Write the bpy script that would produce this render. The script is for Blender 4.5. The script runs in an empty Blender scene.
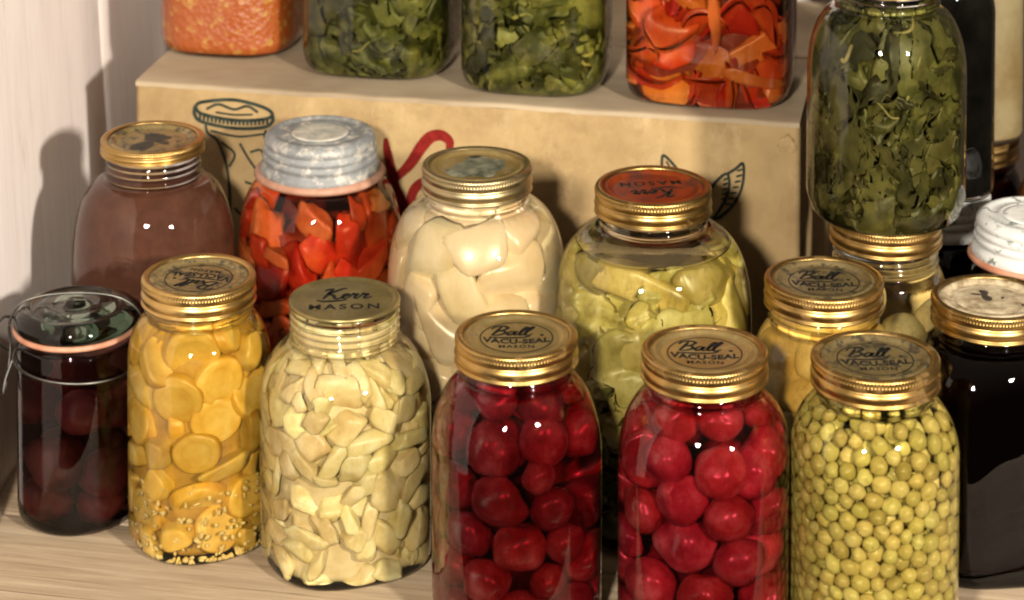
import bpy, math, random
import numpy as np
from mathutils import Vector, noise

# ------------------------------------------------------------------ camera, world, lamps
sc = bpy.context.scene
C = sc.collection
U = 100.0                                   # scene units per metre (small jars want large units)
S = 0.001 * U                               # everything below is written in millimetres

cam = bpy.data.cameras.new('camera')
cam.lens = 90.0; cam.sensor_width = 36.0
cam.shift_x = 0.0; cam.shift_y = -0.8643
cam.clip_start = 0.05 * U; cam.clip_end = 20.0 * U
cam.dof.use_dof = True; cam.dof.focus_distance = 1.60 * U; cam.dof.aperture_fstop = 9.0 / U
camo = bpy.data.objects.new('camera', cam); C.objects.link(camo)
camo.location = (0, 0, 0.807 * U); camo.rotation_euler = (math.radians(87.0), 0, 0)
sc.camera = camo

w = bpy.data.worlds.new('World'); sc.world = w; w.use_nodes = True
nt = w.node_tree; bg = nt.nodes['Background']
tc = nt.nodes.new('ShaderNodeTexCoord'); sx = nt.nodes.new('ShaderNodeSeparateXYZ')
rp = nt.nodes.new('ShaderNodeValToRGB')
nt.links.new(tc.outputs['Generated'], sx.inputs[0]); nt.links.new(sx.outputs['Z'], rp.inputs[0])
nt.links.new(rp.outputs[0], bg.inputs[0])
e = rp.color_ramp.elements
e[0].position = 0.0; e[0].color = (0.10, 0.07, 0.045, 1)
e[1].position = 1.0; e[1].color = (0.66, 0.56, 0.42, 1)
bg.inputs[1].default_value = 0.36


def lamp(name, loc, target, size, power, col):
    l = bpy.data.lights.new(name, 'AREA'); l.shape = 'DISK'; l.size = size * S
    l.energy = power * U * U; l.color = col; l.cycles.is_caustics_light = True
    o = bpy.data.objects.new(name, l); C.objects.link(o)
    o.location = Vector(loc) * S
    o.rotation_euler = (Vector(target) - Vector(loc)).to_track_quat('-Z', 'Y').to_euler()
    return o


lamp('left_lamp', (-330, -120, 960), (0, 1650, 130), 150, 58, (1.0, 0.92, 0.80))
lamp('right_lamp', (980, 30, 900), (0, 1650, 130), 150, 66, (1.0, 0.92, 0.80))

sc.view_settings.view_transform = 'Standard'; sc.view_settings.look = 'None'
sc.view_settings.gamma = 1.0; sc.view_settings.use_curve_mapping = False
sc.view_settings.exposure = 0.0
cy = sc.cycles
cy.use_denoising = True
cy.max_bounces = 14; cy.diffuse_bounces = 3; cy.glossy_bounces = 3
cy.transmission_bounces = 12; cy.volume_bounces = 0; cy.transparent_max_bounces = 48
cy.caustics_reflective = False; cy.caustics_refractive = True
cy.pixel_filter_type = 'BLACKMAN_HARRIS'; cy.filter_width = 2.1
cy.sample_clamp_indirect = 4.0


# ------------------------------------------------------------------ materials
class NB:
    def __init__(s, name):
        s.m = bpy.data.materials.new(name); s.m.use_nodes = True
        s.t = s.m.node_tree; s.n = s.t.nodes; s.b = s.n['Principled BSDF']
        s.out = s.n['Material Output']; s.tc = s.n.new('ShaderNodeTexCoord')

    def new(s, k, **kw):
        n = s.n.new(k)
        for a, v in kw.items():
            setattr(n, a, v)
        return n

    def link(s, a, b):
        s.t.links.new(a, b)

    def noise(s, scale, detail=4, rough=0.55, stretch=(1, 1, 1), dist=0.0, coord='Object'):
        mp = s.new('ShaderNodeMapping'); s.link(s.tc.outputs[coord], mp.inputs[0])
        mp.inputs['Scale'].default_value = stretch
        oi = s.new('ShaderNodeObjectInfo'); sc_ = s.new('ShaderNodeVectorMath', operation='SCALE'); cb = s.new('ShaderNodeCombineXYZ')
        for q, i_ in ((cb.inputs[0], 1.0), (cb.inputs[1], 1.7), (cb.inputs[2], 0.6)):
            mm = s.new('ShaderNodeMath', operation='MULTIPLY'); s.link(oi.outputs['Random'], mm.inputs[0]); mm.inputs[1].default_value = i_; s.link(mm.outputs[0], q)
        s.link(cb.outputs[0], sc_.inputs[0]); sc_.inputs['Scale'].default_value = 3.0 * U
        ad = s.new('ShaderNodeVectorMath', operation='ADD'); s.link(mp.outputs[0], ad.inputs[0]); s.link(sc_.outputs[0], ad.inputs[1])
        n = s.new('ShaderNodeTexNoise'); s.link(ad.outputs[0], n.inputs['Vector'])
        n.inputs['Scale'].default_value = scale / U; n.inputs['Detail'].default_value = detail
        n.inputs['Roughness'].default_value = rough; n.inputs['Distortion'].default_value = dist
        return n.outputs['Fac']

    def ramp(s, fac, stops):
        r = s.new('ShaderNodeValToRGB'); s.link(fac, r.inputs[0])
        el = r.color_ramp.elements
        while len(el) < len(stops):
            el.new(0.5)
        for q, (p, c) in zip(el, stops):
            q.position = p; q.color = (*c, 1) if len(c) == 3 else c
        return r.outputs[0]

    def mix(s, fac, a, b, mode='MIX'):
        m = s.new('ShaderNodeMix', data_type='RGBA', blend_type=mode)
        for k, v in ((0, fac), (6, a), (7, b)):
            if hasattr(v, 'is_linked'):
                s.link(v, m.inputs[k])
            else:
                m.inputs[k].default_value = v if k == 0 else (*v, 1)
        return m.outputs[2]

    def bump(s, h, strength, dist):
        b = s.new('ShaderNodeBump'); b.inputs['Strength'].default_value = strength
        b.inputs['Distance'].default_value = dist * S
        s.link(h, b.inputs['Height']); s.link(b.outputs[0], s.b.inputs['Normal'])
        return b

    def set(s, **kw):
        for k, v in kw.items():
            i = s.b.inputs[k.replace('_', ' ')]
            if hasattr(v, 'is_linked'):
                s.link(v, i)
            else:
                i.default_value = (*v, 1) if isinstance(v, tuple) and len(v) == 3 and i.type == 'RGBA' else v
        return s.m


def food(name, c1, c2, c3=None, scale=60, rough=0.38, sss=0.0, vary=0.25, bump=0.3, bscale=300, island=False, spec=0.35, fleck=1.0):
    """wet food: two or three tones in patches, each piece a little lighter or darker than the next"""
    k = NB(name)
    stops = [(0.36, c1), (0.64, c2)] if c3 is None else [(0.32, c1), (0.52, c2), (0.70, c3)]
    col = k.ramp(k.noise(scale), stops)
    if island:
        g = k.new('ShaderNodeNewGeometry'); rnd = g.outputs['Random Per Island']
    else:
        g = k.new('ShaderNodeObjectInfo'); rnd = g.outputs['Random']
    hs = k.new('ShaderNodeHueSaturation')
    mr = k.new('ShaderNodeMapRange'); k.link(rnd, mr.inputs[0])
    mr.inputs[3].default_value = 1 - vary; mr.inputs[4].default_value = 1 + vary
    k.link(mr.outputs[0], hs.inputs['Value'])
    m2 = k.new('ShaderNodeMath', operation='MULTIPLY_ADD'); k.link(rnd, m2.inputs[0])
    m2.inputs[1].default_value = 7.31; m2.inputs[2].default_value = 0.0
    fr = k.new('ShaderNodeMath', operation='FRACT'); k.link(m2.outputs[0], fr.inputs[0])
    mh = k.new('ShaderNodeMapRange'); k.link(fr.outputs[0], mh.inputs[0])
    mh.inputs[3].default_value = 0.488; mh.inputs[4].default_value = 0.512
    k.link(mh.outputs[0], hs.inputs['Hue'])
    k.link(col, hs.inputs['Color'])
    fine = k.ramp(k.noise(scale * 5.5, 8, 0.72, (1, 1, 0.45), 0.6), [(0.30, tuple(1 - min(1, fleck * 1.3) * q for q in (0.30, 0.34, 0.40))), (0.50, (1, 1, 1)), (0.74, (1.08, 1.08, 1.10))])
    fleck = k.ramp(k.noise(scale * 9 + 200, 3, 0.6), [(0.70, (1, 1, 1)), (0.76, tuple(1 - fleck * q for q in (0.38, 0.48, 0.58)))])
    cc = k.mix(1.0, k.mix(1.0, hs.outputs[0], fine, 'MULTIPLY'), fleck, 'MULTIPLY')
    k.set(Base_Color=cc, Roughness=rough)
    k.b.inputs['Specular IOR Level'].default_value = spec
    if sss:
        k.b.inputs['Subsurface Weight'].default_value = sss
        k.b.inputs['Subsurface Radius'].default_value = (0.006 * U, 0.004 * U, 0.002 * U)
        k.b.inputs['Subsurface Scale'].default_value = 1.0
    k.bump(k.noise(bscale), bump, 0.6)
    return k.m


def schlick(k, f0, top=1.0, power=5.0):
    lw = k.new('ShaderNodeLayerWeight'); lw.inputs[0].default_value = 0.5
    p = k.new('ShaderNodeMath', operation='POWER'); k.link(lw.outputs['Facing'], p.inputs[0]); p.inputs[1].default_value = power
    m = k.new('ShaderNodeMath', operation='MULTIPLY_ADD'); k.link(p.outputs[0], m.inputs[0])
    m.inputs[1].default_value = (1 - f0) * top; m.inputs[2].default_value = f0
    return lw, m.outputs[0]


def glass(name, tint, edge, f0=0.045, rough=0.015, top=0.55, smear=0.0):
    """thin wall glass: reflects by angle, and is darker and greener where it is seen edge on"""
    k = NB(name); k.n.remove(k.b)
    lw, fr = schlick(k, f0, top)
    p = k.new('ShaderNodeMath', operation='POWER'); k.link(lw.outputs['Facing'], p.inputs[0]); p.inputs[1].default_value = 3.2
    c = k.mix(p.outputs[0], tint, edge)
    tr = k.new('ShaderNodeBsdfTransparent'); k.link(c, tr.inputs[0])
    gl = k.new('ShaderNodeBsdfGlossy'); gl.inputs['Roughness'].default_value = rough
    bp = k.new('ShaderNodeBump'); bp.inputs['Strength'].default_value = 0.35; bp.inputs['Distance'].default_value = 1.2 * S
    k.link(k.noise(42, 2, 0.5), bp.inputs['Height']); k.link(bp.outputs[0], gl.inputs['Normal'])
    mx = k.new('ShaderNodeMixShader'); k.link(fr, mx.inputs[0]); k.link(tr.outputs[0], mx.inputs[1]); k.link(gl.outputs[0], mx.inputs[2])
    last = mx
    if smear:
        df = k.new('ShaderNodeBsdfDiffuse'); df.inputs[0].default_value = (0.75, 0.72, 0.66, 1)
        ml = k.new('ShaderNodeMath', operation='MULTIPLY'); ml.inputs[1].default_value = smear
        k.link(k.ramp(k.noise(38, 5, 0.65, (1, 1, 0.6)), [(0.45, (0, 0, 0)), (0.75, (1, 1, 1))]), ml.inputs[0])
        m3 = k.new('ShaderNodeMixShader'); k.link(ml.outputs[0], m3.inputs[0]); k.link(mx.outputs[0], m3.inputs[1]); k.link(df.outputs[0], m3.inputs[2])
        last = m3
    k.link(last.outputs[0], k.out.inputs['Surface'])
    return k.m


def liquid(name, col, density):
    k = NB(name); k.n.remove(k.b)
    lw, fr = schlick(k, 0.02, 0.5)
    tr = k.new('ShaderNodeBsdfTransparent'); tr.inputs[0].default_value = (1, 1, 1, 1)
    k.link(tr.outputs[0], k.out.inputs['Surface'])
    v = k.new('ShaderNodeVolumeAbsorption'); v.inputs['Color'].default_value = (*col, 1); v.inputs['Density'].default_value = density / U
    k.link(v.outputs[0], k.out.inputs['Volume'])
    return k.m


def liquid_top(name, col):
    k = NB(name); k.n.remove(k.b)
    lw, fr = schlick(k, 0.04, 0.7)
    tr = k.new('ShaderNodeBsdfTransparent'); tr.inputs[0].default_value = (*col, 1)
    gl = k.new('ShaderNodeBsdfGlossy'); gl.inputs['Roughness'].default_value = 0.02
    mx = k.new('ShaderNodeMixShader'); k.link(fr, mx.inputs[0]); k.link(tr.outputs[0], mx.inputs[1]); k.link(gl.outputs[0], mx.inputs[2])
    k.link(mx.outputs[0], k.out.inputs['Surface'])
    return k.m


def metal(name, c1, c2, rough=0.27, stain=None, stain_lo=0.55, stain_hi=0.7, metallic=1.0, sscale=70):
    k = NB(name)
    col = k.ramp(k.noise(45, 5, 0.6), [(0.35, c1), (0.68, c2)])
    oi = k.new('ShaderNodeObjectInfo'); mr = k.new('ShaderNodeMapRange'); k.link(oi.outputs['Random'], mr.inputs[0]); mr.inputs[3].default_value = 0.72; mr.inputs[4].default_value = 1.08
    hs = k.new('ShaderNodeHueSaturation'); k.link(mr.outputs[0], hs.inputs['Value']); hs.inputs['Saturation'].default_value = 1.06; k.link(col, hs.inputs['Color']); col = hs.outputs[0]
    r = k.new('ShaderNodeMapRange'); k.link(k.noise(120, 4, 0.6), r.inputs[0])
    r.inputs[3].default_value = rough - 0.08; r.inputs[4].default_value = rough + 0.14
    if stain:
        f = k.ramp(k.noise(sscale, 6, 0.65), [(stain_lo, (0, 0, 0)), (stain_hi, (1, 1, 1))])
        col = k.mix(f, col, stain)
        mm = k.new('ShaderNodeMapRange'); k.link(f, mm.inputs[0]); mm.inputs[3].default_value = metallic; mm.inputs[4].default_value = 0.2
        k.link(mm.outputs[0], k.b.inputs['Metallic'])
    else:
        k.b.inputs['Metallic'].default_value = metallic
    scr = k.ramp(k.noise(60, 6, 0.75, (1, 1, 9), 1.5), [(0.60, (0, 0, 0)), (0.66, (0.55, 0.55, 0.55))])
    col = k.mix(scr, col, tuple(q * 0.45 for q in c1))
    k.link(r.outputs[0], k.b.inputs['Roughness'])
    k.set(Base_Color=col)
    k.bump(k.noise(130, 4), 0.22, 0.5)
    return k.m


def plain(name, c1, c2, rough=0.6, scale=60, bump=0.2, bscale=200, metallic=0.0, spec=None):
    k = NB(name)
    k.set(Base_Color=k.ramp(k.noise(scale, 6, 0.62), [(0.35, c1), (0.66, c2)]), Roughness=rough, Metallic=metallic)
    if spec is not None: k.b.inputs['Specular IOR Level'].default_value = spec
    if rough >= 1.0: k.b.inputs['Specular IOR Level'].default_value = 0.0
    k.bump(k.noise(bscale, 4), bump, 0.5)
    return k.m


M = {}
M['glass'] = glass('jar_glass', (0.975, 0.975, 0.965), (0.42, 0.44, 0.36), smear=0.05)
M['glass_dusty'] = glass('dusty_jar_glass', (0.97, 0.97, 0.955), (0.45, 0.45, 0.38), smear=0.13)
M['glass_green'] = glass('greenish_glass', (0.80, 0.88, 0.82), (0.16, 0.24, 0.19), f0=0.07, smear=0.06)
M['gold'] = metal('gold_band', (0.42, 0.26, 0.095), (0.58, 0.39, 0.165), 0.32, (0.11, 0.06, 0.025), 0.56, 0.72)
M['gold_bright'] = metal('bright_gold_band', (0.50, 0.32, 0.115), (0.66, 0.46, 0.20), 0.30, (0.18, 0.09, 0.035), 0.6, 0.76)
M['gold_pale'] = metal('pale_gold_band', (0.52, 0.41, 0.22), (0.62, 0.51, 0.31), 0.34, (0.20, 0.15, 0.07), 0.6, 0.76)
M['disc_gold'] = metal('gold_lid_disc', (0.46, 0.32, 0.13), (0.60, 0.45, 0.21), 0.36, (0.12, 0.085, 0.045), 0.54, 0.68, 0.85)
M['disc_bronze'] = metal('bronze_lid_disc', (0.34, 0.25, 0.11), (0.50, 0.38, 0.19), 0.36, (0.045, 0.035, 0.02), 0.47, 0.60, 0.75, 130)
M['disc_olive'] = metal('olive_lid_disc', (0.20, 0.155, 0.065), (0.34, 0.27, 0.12), 0.34, (0.07, 0.055, 0.03), 0.55, 0.72, 0.8)
M['disc_red'] = metal('red_lid_disc', (0.20, 0.035, 0.015), (0.32, 0.075, 0.028), 0.36, (0.07, 0.018, 0.010), 0.48, 0.64, 0.55)
M['disc_moss'] = plain('mossy_stain', (0.035, 0.04, 0.022), (0.20, 0.19, 0.13), 0.6, 90, 0.5)
M['disc_cream'] = plain('cream_stained_lid', (0.20, 0.14, 0.075), (0.58, 0.48, 0.32), 0.5, 110, 0.4)
M['ink'] = plain('black_lid_print', (0.008, 0.008, 0.008), (0.022, 0.018, 0.014), 0.8, 200, 0.05, spec=0.08)
M['soot'] = plain('black_stain', (0.012, 0.010, 0.008), (0.05, 0.035, 0.02), 0.7, 200, 0.5)
M['zinc'] = metal('dull_zinc', (0.22, 0.225, 0.225), (0.33, 0.34, 0.335), 0.62, (0.46, 0.42, 0.36), 0.50, 0.66, 0.35, 110)
M['zinc_white'] = metal('whitened_zinc', (0.55, 0.55, 0.52), (0.76, 0.74, 0.70), 0.6, (0.16, 0.18, 0.16), 0.56, 0.64, 0.1, 120)
M['milk_glass'] = plain('milk_glass_insert', (0.30, 0.30, 0.27), (0.56, 0.51, 0.42), 0.35, 110, 0.2)
M['rubber'] = plain('terracotta_rubber', (0.33, 0.13, 0.07), (0.50, 0.24, 0.15), 0.55, 80, 0.15)
M['rubber_pink'] = plain('pink_rubber', (0.27, 0.125, 0.075), (0.40, 0.22, 0.15), 0.7, 60, 0.15)
M['wire'] = metal('bail_wire', (0.10, 0.095, 0.085), (0.20, 0.19, 0.17), 0.42)


# ------------------------------------------------------------------ mesh helpers
def link(o, parent=None):
    C.objects.link(o)
    if parent is not None:
        o.parent = parent
    return o


def mk(*a, **k):
    o = mk_(*a, **k)
    if a[0] in ('cooked_greens','brown_puree','orange_relish','peas','squash_seeds','sunken_leaves', 'straw_coloured_fruit', 'black_preserve', 'amber_preserve', 'berry_pulp'): o.cycles.is_caustics_receiver = True
    return o


def mk_(name, v, f, mat, parent=None, loc=(0, 0, 0), rz=0.0, smooth=True, slots=None, mi=None, attr=None):
    me = bpy.data.meshes.new(name)
    me.from_pydata((np.asarray(v, float) * S).tolist(), [], [list(map(int, q)) for q in f])
    if smooth:
        me.polygons.foreach_set('use_smooth', [True] * len(me.polygons))
    for mm in (slots or [mat]):
        me.materials.append(mm)
    if mi is not None:
        me.polygons.foreach_set('material_index', [int(q) for q in mi])
    if attr is not None:
        at = me.attributes.new('ring', 'FLOAT', 'POINT'); at.data.foreach_set('value', [float(q) for q in attr])
    me.update()
    o = bpy.data.objects.new(name, me)
    o.location = Vector(loc) * S; o.rotation_euler = (0, 0, rz)
    return link(o, parent)


def empty(name, loc, rz=0.0):
    o = bpy.data.objects.new(name, None); o.location = Vector(loc) * S; o.rotation_euler = (0, 0, rz)
    o.empty_display_size = 0.02
    return link(o)


def tag(o, label, cat=None, group=None, kind=None):
    if label: o['label'] = label
    if cat: o['category'] = cat
    if group: o['group'] = group
    if kind: o['kind'] = kind
    return o


def grid_faces(nr, ns, off=0, flip=False):
    i, j = np.meshgrid(np.arange(nr - 1), np.arange(ns), indexing='ij')
    a = i * ns + j; b = i * ns + (j + 1) % ns; c = b + ns; d = a + ns
    q = np.stack([a, b, c, d] if not flip else [a, d, c, b], -1).reshape(-1, 4) + off
    return q.tolist()


def lathe(prof, ns=96, cap0=False, cap1=False, fac=None):
    """prof: (r, z) list, fac(theta, i) optional radius factor"""
    th = np.arange(ns) * 2 * np.pi / ns
    rows = []
    for i, (r, z) in enumerate(prof):
        rr = r * (fac(th, i) if fac else 1.0)
        rows.append(np.stack([rr * np.cos(th), rr * np.sin(th), np.full(ns, float(z))], -1))
    v = np.concatenate(rows); f = grid_faces(len(prof), ns)
    if cap0: f.append(list(range(ns))[::-1])
    if cap1: f.append([(len(prof) - 1) * ns + j for j in range(ns)])
    return v, f


def ring(R, r, z, ns=96, nt=10, wob=None):
    pr = [(R + r * math.cos(a), z + r * math.sin(a)) for a in np.linspace(0, 2 * math.pi, nt, endpoint=False)]
    pr.append(pr[0])
    return lathe(pr, ns)


def catmull(pts, n=8):
    p = np.asarray(pts, float); p = np.vstack([2 * p[0] - p[1], p, 2 * p[-1] - p[-2]])
    out = []
    for i in range(1, len(p) - 2):
        for t in np.linspace(0, 1, n, endpoint=False):
            out.append(0.5 * ((2 * p[i]) + (-p[i - 1] + p[i + 1]) * t + (2 * p[i - 1] - 5 * p[i] + 4 * p[i + 1] - p[i + 2]) * t ** 2
                              + (-p[i - 1] + 3 * p[i] - 3 * p[i + 1] + p[i + 2]) * t ** 3))
    out.append(p[-2])
    return np.array(out)


def tube(pts, r, ns=8, n=8):
    c = catmull(pts, n); V = []; F = []
    for i, q in enumerate(c):
        t = c[min(i + 1, len(c) - 1)] - c[max(i - 1, 0)]; t /= np.linalg.norm(t) + 1e-9
        a = np.cross(t, [0, 0, 1.0]);
        if np.linalg.norm(a) < 0.1: a = np.cross(t, [1.0, 0, 0])
        a /= np.linalg.norm(a); b = np.cross(t, a)
        for k in range(ns):
            g = 2 * math.pi * k / ns
            V.append(q + r * (a * math.cos(g) + b * math.sin(g)))
    F = grid_faces(len(c), ns)
    F.append(list(range(ns))[::-1]); F.append([(len(c) - 1) * ns + k for k in range(ns)])
    return np.array(V), F


def join(parts):
    V = []; F = []; o = 0
    for v, f in parts:
        V.append(np.asarray(v)); F += [[i + o for i in q] for q in f]; o += len(v)
    return np.concatenate(V), F


def ribbon(pts, wid, th=0.12, n=7):
    """a flat pen stroke lying in the xy plane, thickness th, from 2-D points"""
    c = catmull(pts, n); m = len(c); V = []
    for i, q in enumerate(c):
        t = c[min(i + 1, m - 1)] - c[max(i - 1, 0)]; t = t / (np.linalg.norm(t) + 1e-9)
        u = i / (m - 1)
        wd = wid(u) if callable(wid) else wid
        nn = np.array([-t[1], t[0]]) * wd / 2
        for s_, z in ((1, 0), (-1, 0), (-1, th), (1, th)):
            V.append([q[0] + s_ * nn[0], q[1] + s_ * nn[1], z])
    F = grid_faces(m, 4); F.append([0, 1, 2, 3][::-1]); F.append([(m - 1) * 4 + k for k in range(4)])
    return np.array(V), F


def text_mesh(body, size, shear=0.0, spacing=1.0, th=0.12, bold=0.0):
    cu = bpy.data.curves.new('t', 'FONT'); cu.body = body; cu.size = size; cu.shear = shear
    cu.align_x = 'CENTER'; cu.align_y = 'CENTER'; cu.extrude = th / 2; cu.offset = bold
    cu.space_character = spacing; cu.resolution_u = 3
    o = bpy.data.objects.new('t', cu); C.objects.link(o)
    dg = bpy.context.evaluated_depsgraph_get()
    me = bpy.data.meshes.new_from_object(o.evaluated_get(dg))
    v = np.array([list(q.co) for q in me.vertices]); f = [list(p.vertices) for p in me.polygons]
    bpy.data.objects.remove(o); bpy.data.curves.remove(cu); bpy.data.meshes.remove(me)
    return v, f


SCRIPT = {
    'Ball': [[(0.16, 0.98), (0.10, 0.5), (0.0, 0.0)],
             [(-0.16, 0.72), (-0.08, 0.98), (0.22, 1.08), (0.44, 0.90), (0.34, 0.62), (0.10, 0.52)],
             [(0.10, 0.52), (0.38, 0.48), (0.46, 0.24), (0.26, 0.02), (0.0, 0.0)],
             [(0.84, 0.40), (0.68, 0.46), (0.57, 0.22), (0.65, 0.02), (0.79, 0.18), (0.87, 0.44), (0.83, 0.12), (0.92, 0.02), (1.02, 0.22)],
             [(1.02, 0.22), (1.22, 0.80), (1.16, 0.96), (1.07, 0.60), (1.05, 0.12), (1.14, 0.02), (1.24, 0.22)],
             [(1.24, 0.22), (1.44, 0.84), (1.38, 1.00), (1.29, 0.60), (1.27, 0.12), (1.38, -0.02), (1.56, 0.16)],
             [(1.52, -0.06), (1.30, -0.26), (0.8, -0.30), (0.2, -0.26), (-0.05, -0.20)]],
    'Kerr': [[(0.22, 1.02), (0.12, 0.5), (0.02, -0.02)],
             [(-0.10, 0.80), (0.05, 0.95), (0.24, 1.0)],
             [(0.74, 0.98), (0.66, 1.04), (0.50, 0.92), (0.16, 0.50), (0.36, 0.34), (0.50, 0.02), (0.64, 0.0), (0.76, 0.18)],
             [(0.76, 0.18), (0.96, 0.30), (0.94, 0.46), (0.80, 0.40), (0.78, 0.12), (0.90, 0.0), (1.06, 0.16)],
             [(1.06, 0.16), (1.14, 0.50), (1.20, 0.40), (1.32, 0.42), (1.26, 0.14), (1.34, 0.0), (1.46, 0.16)],
             [(1.46, 0.16), (1.54, 0.50), (1.60, 0.40), (1.74, 0.42), (1.66, 0.12), (1.76, 0.0), (1.94, 0.20)],
             [(-0.2, -0.12), (0.1, -0.26), (0.6, -0.22), (1.0, -0.14)]]}


def script(word, size, wd):
    parts = []
    for st in SCRIPT[word]:
        p = np.array(st) * size; p[:, 0] += 0.22 * p[:, 1]
        parts.append(ribbon(p, lambda u: wd * (0.7 + 0.7 * math.sin(math.pi * u))))
    v, f = join(parts)
    v[:, 0] -= (v[:, 0].max() + v[:, 0].min()) / 2
    return v, f


# ------------------------------------------------------------------ jars
class Jar:
    """the glass shape of one jar: half width at any height and angle, in mm"""
    def __init__(s, x, y, z, H, R, n=2.0, rot=0.0, neck=33.0, drop=36.0, necklen=26.0, foot=8.0, sa=2.0, sb=1.7, wall=2.4):
        s.x, s.y, s.z, s.H, s.R, s.n, s.rot, s.neck = x, y, z, H, R, n, rot, neck
        s.zn = H - necklen; s.zf = s.zn - drop; s.foot = foot; s.sa, s.sb, s.wall = sa, sb, wall

    def r0(s, z):
        z = np.asarray(z, float); t = np.clip((z - s.zf) / (s.zn - s.zf), 0, 1)
        r = s.neck + (s.R - s.neck) * np.maximum(1 - t ** s.sa, 0) ** (1 / s.sb)
        q = np.clip((s.foot - z) / s.foot, 0, 1)
        r = r - s.foot * 0.85 * (1 - np.sqrt(np.maximum(1 - q * q, 0)))
        return r

    def w(s, z):
        t = np.clip((np.asarray(z, float) - s.zf) / (s.zn - s.zf), 0, 1)
        return (1 - t) ** 0.8 if s.n > 2.01 else np.zeros_like(t)

    def sup(s, th):
        n = s.n
        return (np.abs(np.cos(th)) ** n + np.abs(np.sin(th)) ** n) ** (-1 / n)

    def rad(s, z, th):
        wz = s.w(z)
        return s.r0(z) * (1 - wz + wz * s.sup(np.asarray(th) - s.rot))

    def rin(s, z, th):
        return s.rad(z, th) - s.wall

    def clamp(s, v, top, gap=0.6, soft=2.0, bottom=2.0):
        """presses points (jar space) against the inside of the glass"""
        v = np.array(v, float)
        v[:, 2] = np.where(v[:, 2] < bottom + gap, bottom + gap + 0.04 * (v[:, 2] - bottom - gap), v[:, 2])
        v[:, 2] = np.where(v[:, 2] > top, top + 0.05 * (v[:, 2] - top), v[:, 2])
        th = np.arctan2(v[:, 1], v[:, 0]); r = np.hypot(v[:, 0], v[:, 1]) + 1e-9
        R1 = s.rin(v[:, 2], th) - gap; a = R1 - soft
        rn = np.where(r > a, a + soft * (1 - np.exp(-np.maximum(r - a, 0) / soft)), r)
        v[:, :2] *= (rn / r)[:, None]
        return v


def solid_mat(name, col=(1, 1, 1), density=0.0, tint=(1, 1, 1)):
    k = NB(name); k.n.remove(k.b)
    g = k.new('ShaderNodeBsdfGlass'); g.inputs['IOR'].default_value = 1.42; g.inputs['Roughness'].default_value = 0.0; g.inputs['Color'].default_value = (*tint, 1)
    k.link(g.outputs[0], k.out.inputs['Surface'])
    if density:
        v = k.new('ShaderNodeVolumeAbsorption'); v.inputs['Color'].default_value = (*col, 1); v.inputs['Density'].default_value = density / U
        k.link(v.outputs[0], k.out.inputs['Volume'])
    return k.m


def jar_body(J, root, mat, topgap=4.4):
    zs = [0.0, 0.25, 1, 2.2, 4, 6, J.foot] + list(np.linspace(J.foot + 6, J.zf, 8)) + list(J.zf + (J.zn - J.zf) * (1 - (1 - np.linspace(0.04, 1, 22)) ** 1.7))
    z0 = J.zn
    neck = [(J.neck + 0.2, z0 + 1), (J.neck + 0.1, z0 + 2.0), (J.neck + 1.3, z0 + 3.2), (J.neck + 2.0, z0 + 4.4), (J.neck + 1.3, z0 + 5.6), (J.neck, z0 + 6.8)]
    zz = z0 + 8
    while zz < J.H - topgap - 3.2:
        neck += [(J.neck, zz), (J.neck + 1.3, zz + 1.1), (J.neck + 1.5, zz + 1.7), (J.neck, zz + 2.9)]
        zz += 4.4
    neck += [(J.neck, J.H - topgap - 0.6), (J.neck - 0.5, J.H - topgap)]
    ns = 128; th = np.arange(ns) * 2 * np.pi / ns
    rows = []
    def row(r, z): rows.append(np.stack([r * np.cos(th), r * np.sin(th), np.full(ns, float(z))], -1))
    row(np.full(ns, J.R * 0.35), 1.4)
    row(J.rad(0.5, th) - 8, 1.1)
    row(J.rad(0.5, th) - 6, 0.2)
    for z in zs: row(J.rad(z, th), z)
    for r, z in neck: row(np.full(ns, r), z)
    v = np.concatenate(rows); f = grid_faces(len(rows), ns)
    f.append(list(range(ns))[::-1]); f.append([(len(rows) - 1) * ns + j for j in range(ns)])
    o = mk('glass_jar_body', v, f, solid_mat('glass_' + root.name), root)
    o.cycles.is_caustics_caster = True
    BODY[root.name] = o
    return o
BODY = {}


def air_space(J, root, lo, hi=None, wall=2.6):
    hi = J.H - 5.0 if hi is None else hi
    zs = np.concatenate([[lo, lo + 0.4], np.linspace(lo + 1.5, hi, 22)]); ns = 96; th = np.arange(ns) * 2 * np.pi / ns; rows = []
    for i, z in enumerate(zs):
        r = J.rad(min(z, J.zn), th) - wall - (1.0 if i == 0 else 0.2 if i == 1 else 0)
        if z > J.zn - 1: r = np.full(ns, min(J.neck, J.rad(z if z < J.zn else J.zn, 0)) - wall)
        rows.append(np.stack([r * np.cos(th), r * np.sin(th), np.full(ns, float(z))], -1))
    v = np.concatenate(rows); f = grid_faces(len(zs), ns); f.append(list(range(ns))[::-1]); f.append([(len(zs) - 1) * ns + j for j in range(ns)])
    o = mk('air_space', v, [q[::-1] for q in f], solid_mat('air_' + root.name), root)
    o.cycles.is_caustics_caster = True
    return o


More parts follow.
